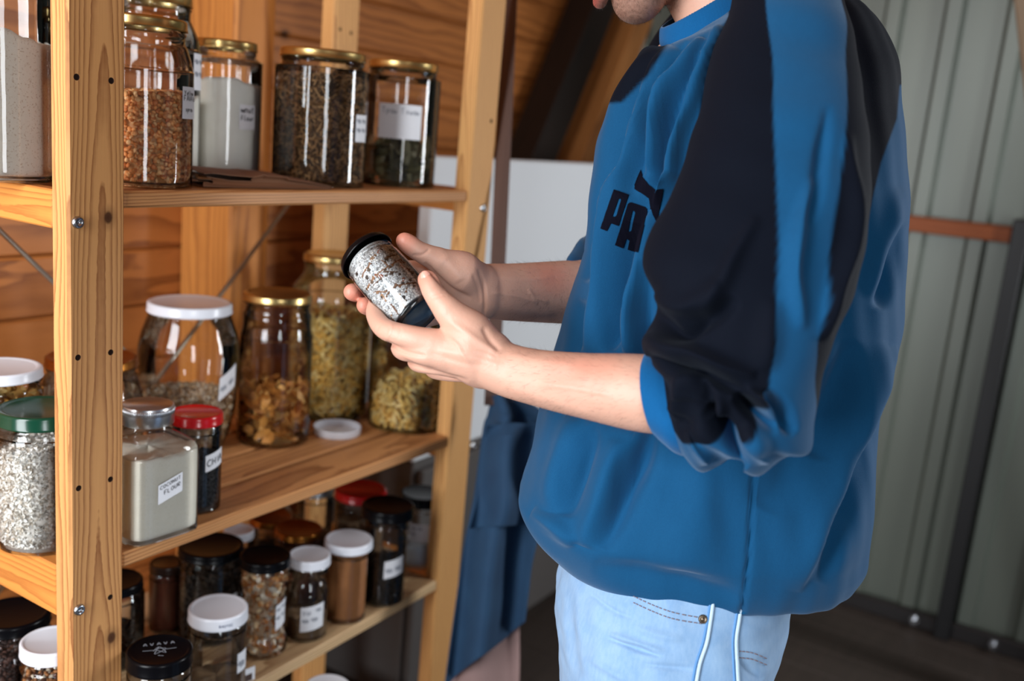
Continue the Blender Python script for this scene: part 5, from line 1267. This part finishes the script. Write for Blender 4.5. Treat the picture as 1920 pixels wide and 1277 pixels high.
n = 66; th = rng.uniform(0, 2 * PI, n); z = rng.uniform(zl + .004, zh - .012, n); r = np.full(n, Ri - .0011)
pt = np.c_[r * np.cos(th), r * np.sin(th), z]; rot = []
for a in th:
    e = np.array([-math.sin(a), math.cos(a), 0]); w = np.array([0, 0, 1.0]); b = rng.uniform(0, 2 * PI); d = e * math.cos(b) + w * math.sin(b); nn = np.array([math.cos(a), math.sin(a), 0]); rot.append(np.stack([d, np.cross(nn, d), nn], 1))
rot = np.array(rot)
V, Fc = tube([(-.0058, 0, 0), (-.0035, .0005, 0), (0, 0, 0), (.003, -.0003, 0), (.0052, 0, 0)], [.0013, .0008, .0009, .0007, .0004], 6)
place(mb, (V, Fc), pt[:46], rng, [L3(116, 78, 52), L3(92, 62, 44), L3(142, 100, 70)], 1.1, 1.9, rot[:46])
V, Fc = boxvf((-.0042, -.0017, -.0006), (.0042, .0017, .0006), .0003)
place(mb, (V, Fc), pt[46:], rng, [L3(132, 66, 40), L3(160, 88, 56), L3(150, 112, 80)], .9, 1.7, rot[46:])
VV = np.concatenate(mb.v); lim = np.interp(VV[:, 2], [p_[1] for p_ in pj[4:]], [p_[0] for p_ in pj[4:]]) - .0009; rr = np.hypot(VV[:, 0], VV[:, 1]); VV[:, :2] *= np.minimum(1, (lim - .0006) / np.maximum(rr, 1e-6))[:, None]; VV[:, 2] = np.clip(VV[:, 2], .0066, Lj * .90); mb.v = [VV]
o = mb.build('spiced_salt', M['bits']); o.matrix_world = MW
tag(o, 'coarse white salt with peppercorns, cloves and bark in the held jar', 'salt', None, 'stuff')

# ------------------------------------------------------------------ hanging apron
t = NT('blue_denim_apron'); co = t.coord(); n1 = t.noise(co, 700, 3, .7); n2 = t.noise(co, 14, 4)
M['denim'] = t.bsdf(t.mix(t.math('MULTIPLY', n1, .6), t.mix(n2, lin(15, 50, 82), lin(36, 78, 112)), lin(10, 32, 56)), .85, 0, bump=n1, bstr=.3, bdist=.0008)
M['lining'] = plain('pinkish_brown_cloth', lin(150, 122, 118), .85, 0, .2, 40); M['strap'] = plain('brown_cotton_strap', lin(92, 66, 56), .8, 0, .15, 40)
ap = thing('apron', 'blue denim apron hanging by a brown strap from the far end of the shelving', 'apron', P(925, 740, 1.86))
O_ = P(925, 740, 1.86)
def sheet(name, rows, mat, depth, amp, nf, thick=.0025, seed=0, parent=None):
    R_ = cr(np.array([(r if len(r) == 4 else (r[1], r[0], r[2], r[0])) for r in rows], float), 110); nu = 90; V = []
    for k, (lx, ly, rx, ry) in enumerate(R_):
        for j in range(nu):
            u = j / (nu - 1)
            V.append(P(lx + (rx - lx) * u, ly + (ry - ly) * u, depth + amp * math.sin(u * nf + 1.2 + .6 * math.sin(k * .045)) * min(1, k / 25 + .25) + .01 * math.sin(k * .055 + u * 2 + seed)) - O_)
    o = mk(name, np.array(V), gridF(110, nu, False), mat, parent or ap); md = o.modifiers.new('s', 'SOLIDIFY'); md.thickness = thick; return o
sheet('denim_panel', [(922, 742, 958, 738), (914, 775, 1010, 765), (907, 800, 1035, 800), (899, 860, 1050, 850), (888, 935, 1040, 910), (872, 1010, 1020, 975), (857, 1110, 1000, 1050), (843, 1210, 992, 1110), (833, 1285, 985, 1166)], M['denim'], 1.84, .034, 9)
sheet('lining', [(868, 1175, 972, 1140), (856, 1210, 974, 1175), (842, 1277, 974, 1277), (825, 1400, 962, 1400), (815, 1500, 955, 1500)], M['lining'], 1.892, .014, 7, seed=2)
sheet('pocket', [(912, 796, 1040, 792), (903, 850, 1048, 850), (893, 930, 1036, 925), (878, 990, 1018, 980)], M['denim'], 1.800, .034, 9)
R0 = [(y, 957 - (y + 0) * .0465 - 14, 957 - y * .0465 + 13) for y in (-450, -200, 0, 300, 600, 760)]
sheet('strap', R0, M['strap'], 1.845, .0015, 3, .002)
